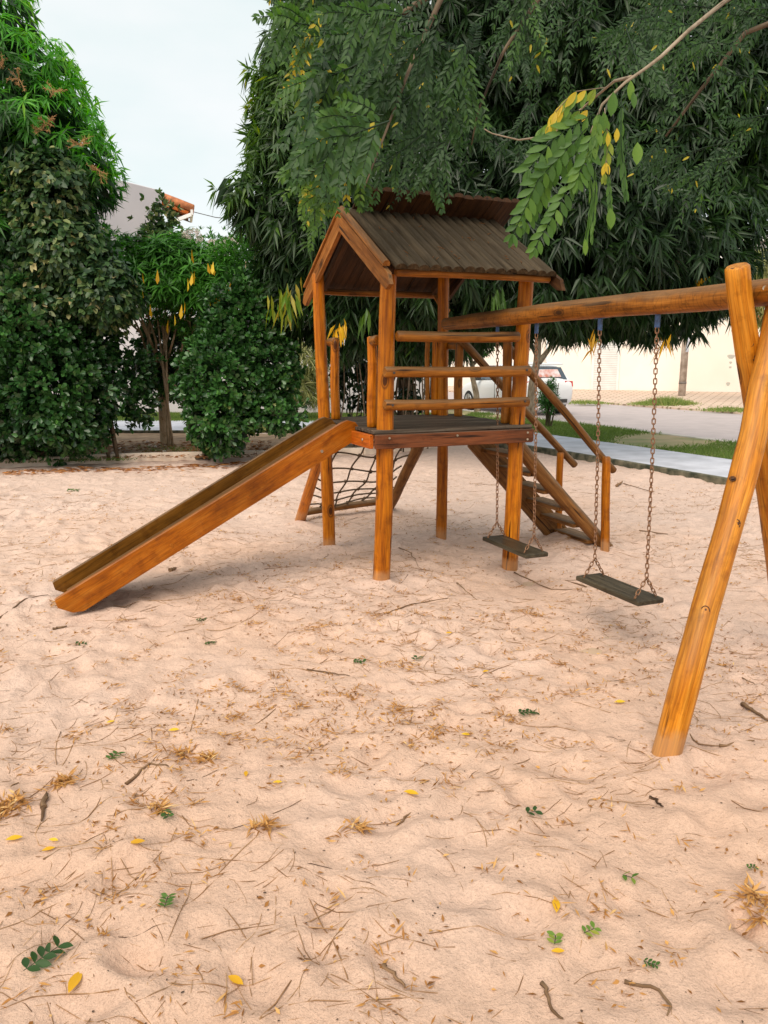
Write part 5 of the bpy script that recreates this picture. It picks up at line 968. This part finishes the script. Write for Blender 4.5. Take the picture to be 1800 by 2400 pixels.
for i in range(n_near):
    t = round(min(1, max(0, near['t'][i]))*16)/16; 
    if t not in LV: LV[t] = leaf_mesh('leaflet', [(0, 0, 0)], [(1, 0, 0)], [(0, 0, 1)], 1.0, 1.0, np.array([t]), 'fine', .10); LV[t].materials.append(L_PIN)
    x = Vector(unit(np.array(near['T'][i]))); y = Vector(near['N'][i]).cross(x).normalized(); z = x.cross(y); M_ = Matrix((x, y, z)).transposed().to_4x4(); M_.translation = Vector(near['P'][i]); M_ = Mi @ M_
    o = D.objects.new('leaflet', LV[t]); COL.objects.link(o); o.parent = pt; o.location = M_.to_translation(); o.rotation_euler = M_.to_euler(); o.scale = (near['L'][i], near['W'][i], near['W'][i])

# ================================================================ LITTER ON THE SAND
r = np.random.default_rng(123)
def sand_pt(n, bias=1.0):
    y = .9+(11.3-.9)*r.random(n)**1.15; x = r.uniform(-1, 1, n)*(.53*y+.25); return x, y
mb = MB(); x, y = sand_pt(9000); nz = patch_noise(np.stack([x, y*.8, x*0], 1), 2.6, 5)
for i in range(len(x)):
    if nz[i] < .05 and r.random() < .78: continue
    if y[i] < 2.6 and r.random() < .35: continue
    if y[i] > 9.6 and x[i] > 3: continue
    l = r.uniform(.03, .16) if r.random() < .75 else r.uniform(.15, .42); a_ = r.normal(0, .9); c_ = r.normal(0, .7); m_ = 5 if l > .1 else 3; pts = []; px_, py_ = x[i], y[i]
    for k in range(m_+1): pts.append((px_, py_)); px_ += math.cos(a_)*l/m_; py_ += math.sin(a_)*l/m_; a_ += c_/m_
    P_ = np.array(pts); z = hs(P_[:, 0], P_[:, 1])+r.uniform(-.002, .0022)+.002*np.sin(np.arange(len(P_))*1.9+i); mb.tube([(q[0], q[1], zz) for q, zz in zip(P_, z)], r.uniform(.0005, .0012)*(1+l*2.2), 3, cap=False)
mb.build('twig_litter', W_TWIG, label='thin dry twigs and stalks strewn all over the sand', cat='litter', kind='stuff')
x, y = sand_pt(15000); nz = patch_noise(np.stack([x, y*.8, x*0], 1), 2.4, 9)+.25*patch_noise(np.stack([x, y, x*0], 1), 9, 19); ok = (nz > .12) | (r.random(len(x)) < .12); x, y = x[ok], y[ok]; n = len(x); a_ = r.uniform(0, 6.3, n); d = np.stack([np.cos(a_), np.sin(a_), r.normal(.1, .2, n)], 1)
setp(link('leaf_litter', leaf_mesh('leaf_litter', np.stack([x, y, hs(x, y)+.003], 1), d, r.normal(0, .35, (n, 3))+np.array([0, 0, 1]), r.uniform(.008, .034, n), r.uniform(.004, .013, n), r.random(n)*.9, 'lance', 0), L_DRY), 'tiny dry brown leaf scraps scattered over the sand', 'litter', kind='stuff')
# straw heaps in a streaky cluster
acc = {k: [] for k in 'PTNLWt'}
def straw(cx_, cy_, rad, n, L=.05, t=.5, w_=.006):
    for _ in range(n):
        qx, qy = cx_+r.normal(0, rad), cy_+r.normal(0, rad*.8); a_ = r.uniform(0, 6.3); acc['P'].append((qx, qy, float(hs(qx, qy))+r.uniform(.001, .012))); acc['T'].append((math.cos(a_), math.sin(a_), r.normal(.12, .25))); acc['N'].append(r.normal(0, .5, 3)+np.array([0, 0, 1])); acc['L'].append(L*r.uniform(.4, 1.1)); acc['W'].append(w_*r.uniform(.6, 1.3)); acc['t'].append(t+r.normal(0, .2))
for _ in range(520):
    y_ = .9+8.5*r.random()**1.0; x_ = r.uniform(-1, 1)*(.52*y_+.2); straw(x_, y_, r.uniform(.012, .05), int(r.integers(5, 16)), r.uniform(.03, .06))
for _ in range(170):
    px_, py_ = r.normal(820, 380), r.normal(1560, 170); q = G(px_, max(1250, py_)); straw(q[0], q[1], r.uniform(.02, .06), int(r.integers(10, 26)), .05)
setp(link('straw_litter', accmesh('straw_litter', acc, 'lance', 0), L_DRY), 'curled tan straw and leaf shreds in drifts on the sand', 'litter', kind='stuff')
x, y = sand_pt(1000); n = len(x); a_ = r.uniform(0, 6.3, n)
setp(link('bark_crumbs', leaf_mesh('bark_crumbs', np.stack([x, y, hs(x, y)+.003], 1), np.stack([np.cos(a_), np.sin(a_), a_*0], 1), np.tile([0, 0, 1.], (n, 1)), r.uniform(.003, .012, n), r.uniform(.002, .008, n), np.zeros(n), 'ovate', 0), simple('dark_crumb', (.09, .05, .03), .9, .2, 30)), 'small dark bark crumbs dotted over the sand', 'litter', kind='stuff')
# dry leaves along the kerb and in the bed
acc = {k: [] for k in 'PTNLWt'}
for _ in range(520):
    px_ = r.uniform(0, 640); ky = np.interp(px_, [0, 250, 600], [1104, 1093, 1086])+abs(r.normal(0, 5)); q = G(px_, ky); acc['P'].append((q[0], q[1], float(hs(q[0], q[1]))+.006)); a_ = r.normal(0, .5)
    acc['T'].append((math.cos(a_), math.sin(a_), .05)); acc['N'].append(r.normal(0, .3, 3)+np.array([0, 0, 1])); acc['L'].append(r.uniform(.04, .15)); acc['W'].append(.03); acc['t'].append(r.uniform(.1, .7))
for _ in range(1500):
    px_ = r.uniform(0, 640); q = G(px_, r.uniform(1035, 1075), .06); acc['P'].append((q[0], q[1], .062+r.uniform(0, .02))); a_ = r.uniform(0, 6.3); acc['T'].append((math.cos(a_), math.sin(a_), .05)); acc['N'].append(r.normal(0, .4, 3)+np.array([0, 0, 1])); acc['L'].append(r.uniform(.04, .14)); acc['W'].append(.03); acc['t'].append(r.uniform(0, .5))
setp(link('fallen_leaves', accmesh('kerb_leaves', acc, 'lance', 0), leafmat('russet_leaf', [(0, (.12, .05, .02)), (.5, (.42, .17, .05)), (1, (.6, .32, .12))], .8, .1, .2)), 'russet dry leaves heaped along the pale kerb and in the bed', 'litter', kind='stuff')
grass('bed_weeds', [(-9, 11), (-2, 12.4), (-2, 16), (-9, 16)], (-8, -2, 11.4, 15.5), 20000, .07, .05, 'low weeds growing in the soil bed behind the kerb', 6, thr=.16, tint=.3, noise_s=1.6, w_=.014)
x = r.uniform(-4.6, -2.7, 26); y = r.uniform(12.3, 14.2, 26)
for i in range(7):
    px_, py_ = [(345, 1037), (352, 1046), (282, 1053), (263, 1064), (385, 1060), (250, 1058), (364, 1049)][i]; c = G(px_, py_, .06); n = 14; dd = r.normal(size=(n, 3)); dd[:, 2] = abs(dd[:, 2])*.5
    lab = ['fallen white blossom nearest the slender tree trunk', 'fallen white blossom just below the trunk in the bed', 'fallen white blossom in the middle of the bare soil', 'fallen white blossom close to the kerb in the bare soil', 'fallen white blossom right of the weeds by the kerb', 'leftmost fallen white blossom on the bare soil', 'fallen white blossom among russet leaves by the trunk'][i]
    setp(link('fallen_blossom', leaf_mesh('fallen_blossom', np.tile(c+np.array([0, 0, .01]), (n, 1)), dd, r.normal(size=(n, 3)), .045, .03, r.random(n), 'ovate'), L_FLOW), lab, 'blossom', 'white blossoms fallen in the bed')
# individual leaves, sprigs, sticks
def ground(px, py, dz=.004): q = G(px, py); return np.array([q[0], q[1], float(hs(q[0], q[1]))+dz])
YLV = [(176, 2310, .06, 1.5, 'yellow fallen leaf below the dark green sprig at bottom left'), (323, 2007, .042, .2, 'bright yellow fallen leaf in the left foreground, right of two smaller ones'), (113, 1990, .034, .4, 'upper of two yellow fallen leaves near the left edge'), (125, 1968, .030, -.2, 'small yellow fallen leaf just above its twin near the left edge'), (32, 1961, .045, .3, 'yellow fallen leaf lying on straw at the left edge'), (552, 2300, .045, -.6, 'olive yellow fallen leaf at the end of a long stalk, bottom centre'), (650, 1840, .030, .1, 'small greenish yellow fallen leaf right of an upright yellow one'), (577, 1832, .034, 1.7, 'upright orange yellow fallen leaf left of centre'), (963, 1882, .048, -.4, 'orange yellow fallen leaf alone in the middle foreground'), (1138, 1573, .03, .4, 'small yellow fallen leaf on bare sand right of centre'), (1302, 2150, .05, 1.4, 'yellow fallen leaf standing up in the lower right straw tuft'), (1306, 2249, .03, 0., 'small orange fallen leaf in a sand hollow, lower right'), (407, 1708, .04, .2, 'curled yellow fallen leaf above a dry tuft, left of centre'), (1052, 1478, .034, .1, 'yellow fallen leaf in the middle of the twiggy patch'), (905, 1285, .04, 1.1, 'orange brown fallen leaf right of the front tower post'), (258, 1682, .03, .5, 'tiny yellow fallen leaf at left above the green leaf'), (1092, 1727, .035, -.2, 'yellow fallen leaf in the straw drift right of centre'), (1452, 1650, .045, .1, 'tan yellow fallen leaf left of the swing leg foot')]
for px_, py_, l, a_, lab in YLV:
    c = ground(px_, py_, .008); setp(link('fallen_leaf', leaf_mesh('fallen_leaf', [c-np.array([math.cos(a_), math.sin(a_), 0])*l*.6], [(math.cos(a_), math.sin(a_), .12)], [(.1, -.25, 1)], l*1.25, l*.5, np.array([r.uniform(.3, .9)]), 'fine', .1), L_YEL), lab, 'leaf', 'yellow leaves fallen on the sand')
SPR = [(100, 2255, 5, .046, 1.0, .36, 'dark green compound leaf lying in the bottom left corner'), (392, 2145, 4, .026, 1.6, .72, 'pale green sprig with a dry curl, lower left foreground'), (390, 1930, 4, .026, -.9, .5, 'green tuft beside dry straw in the left foreground'), (1235, 1665, 5, .035, .1, .42, 'dark green leaf sprig on open sand right of centre'), (840, 1548, 4, .03, -.2, .5, 'green sprig in the middle distance left of the small dark leaf'), (470, 1450, 4, .03, .3, .5, 'green sprig in front of the slide foot'), (1470, 2068, 2, .032, -.5, .85, 'bright green leaf pair alone at lower right'), (1760, 2030, 3, .018, 0, .55, 'small grey green sprig near the right edge'), (1522, 2278, 4, .018, -.5, .55, 'green sprig with a long stalk near the bottom right'), (1245, 1918, 2, .035, .3, .35, 'small dark green leaf beside a pale stalk, right foreground'), (188, 1505, 4, .032, .2, .45, 'dark green sprig left of the slide foot'), (490, 1495, 4, .03, 0, .5, 'faint green sprig just below the one by the slide foot'), (975, 1543, 2, .035, 1, .4, 'single small dark green leaf in mid sand'), (265, 1775, 3, .035, 1.2, .6, 'upright green leaf with dry scraps at left'), (170, 1152, 6, .05, 0, .7, 'grass tuft on the pale sand near the left shrubs'), (1300, 2225, 3, .026, 1.3, .9, 'olive green tuft above the small orange leaf, lower right'), (1380, 2205, 3, .028, .5, .9, 'olive leaf tuft with straw right of centre, near bottom')]
for px_, py_, pr, l, a_, t, lab in SPR:
    c = ground(px_, py_, .01); root = empty('leaf_sprig', c, label=lab, cat='sprig', group='green sprigs fallen on the sand'); A_ = {k: [] for k in 'PTNLWt'}; d = np.array([math.cos(a_), math.sin(a_), 0]); s_ = np.array([-d[1], d[0], 0]); Ls = l*pr*.20
    MB().tube([c-d*Ls*1.2, c, c+d*Ls], .0012, 4).build('stalk', L_PIN, root)
    for i in range(pr):
        for sg in (1, -1):
            p_ = c-d*Ls+d*2*Ls*i/max(1, pr-1); dd = d*.5+s_*sg+np.array([0, 0, r.uniform(0, .35)]); link('leaf', leaf_mesh('leaf', [p_], [dd], [np.array([0, 0, 1])+r.normal(0, .3, 3)], l*r.uniform(.8, 1.1), l*.48, np.array([t+r.normal(0, .06)]), 'fine', .1), L_PIN, root)
STK = [([(908, 1442), (960, 1418), (1050, 1405)], .007, 'long curved stick lying in front of the tower'), ([(935, 1290), (962, 1300), (975, 1325)], .006, 'short bent stick right of the front tower post'), ([(1070, 1370), (1118, 1405)], .006, 'thin stick pointing down right in front of the first swing'), ([(100, 1885), (108, 1850), (98, 1910)], .014, 'peeling pale stick near the left edge of the foreground'), ([(293, 1838), (350, 1802), (400, 1812)], .009, 'forked dry stick in the left middle foreground'), ([(1360, 1900), (1390, 1870), (1555, 1895)], .003, 'long thin stalk curving across the lower right sand'), ([(900, 2275), (935, 2310), (950, 2330)], .008, 'short dark stick near the bottom centre'), ([(1465, 2310), (1540, 2335), (1575, 2375), (1560, 2400)], .008, 'curved dark root like stick at the bottom right'), ([(1275, 2310), (1295, 2370), (1320, 2395)], .008, 'broken bark strip at the bottom, right of centre'), ([(1740, 1645), (1770, 1670), (1800, 1690)], .016, 'thick broken branch at the right edge'), ([(1450, 1138), (1560, 1165)], .007, 'thin straight stick on the far sand right of the stair posts'), ([(1525, 1862), (1555, 1893)], .008, 'short brown stick on the right foreground sand'), ([(1690, 1745), (1770, 1740)], .012, 'piece of orange bark right of the swing leg foot'), ([(0, 1445), (60, 1410), (110, 1395)], .008, 'dry branch lying left of the slide foot'), ([(125, 1467), (155, 1465)], .012, 'small dark bark piece below the slide foot'), ([(400, 1340), (412, 1336)], .022, 'small black lump of wood under the slide'), ([(930, 1935), (1010, 1885)], .006, 'diagonal stick right of the orange yellow leaf'), ([(1500, 1245), (1565, 1250)], .01, 'short stick beside the far swing chain'), ([(1205, 1340), (1290, 1372), (1340, 1378)], .008, 'twisted stick at the foot of the right tower post'), ([(1445, 1145), (1458, 1140)], .028, 'little wood block on the far sand right of the stairs'), ([(1725, 1570), (1770, 1610)], .006, 'dark thin stick right of the swing leg in mid distance'), ([(1590, 1690), (1640, 1730), (1690, 1745)], .006, 'thin twig lying just right of the swing leg'), ([(1375, 1370), (1312, 1350)], .007, 'short stick below the second swing seat'), ([(100, 2010), (190, 1985), (240, 1950)], .004, 'long dry stalk crossing the left foreground'), ([(720, 1560), (820, 1575)], .006, 'pale thin stick in the twiggy patch')]
for pl_, rd, lab in STK:
    pts = dense([ground(x_, y_, rd*.55) for x_, y_ in pl_], 9); pts = [p_+np.array([r.normal(0, .004), r.normal(0, .004), 0]) for p_ in pts]; MB().tube(pts, [rd*.8]+[rd*.62]*3+[rd*.5]*3+[rd*.4, rd*.25], 7, .25, True, True).build('stick', W_DRY, label=lab, cat='stick', group='sticks lying on the sand')
TFT = [(20, 1880, .07, 70, 'big heap of curled tan straw at the left edge'), (150, 1828, .05, 44, 'straw tuft with yellow bits in the left foreground'), (615, 1962, .05, 36, 'straw tuft alone left of centre in the foreground'), (372, 1915, .03, 24, 'dry straw tuft attached to the green tuft at left'), (480, 1785, .05, 30, 'flat dry tuft below the yellow curled leaf at left'), (1765, 2120, .05, 34, 'upper clump of tan leaves near the right edge'), (1780, 2160, .03, 18, 'lower clump of tan leaves near the right edge'), (840, 1960, .035, 26, 'olive straw tuft in the middle foreground'), (430, 1770, .04, 22, 'thin upright straw tuft left of centre'), (310, 1990, .0, 0, '')]
for px_, py_, rad, n, lab in TFT:
    if not n: continue
    acc = {k: [] for k in 'PTNLWt'}; c = ground(px_, py_); straw(c[0], c[1], rad*.45, n*2, .06, .62, .009); setp(link('straw_tuft', accmesh('straw_tuft', acc, 'lance', 0), L_DRY), lab, 'straw tuft', 'tufts of dry straw on the sand')
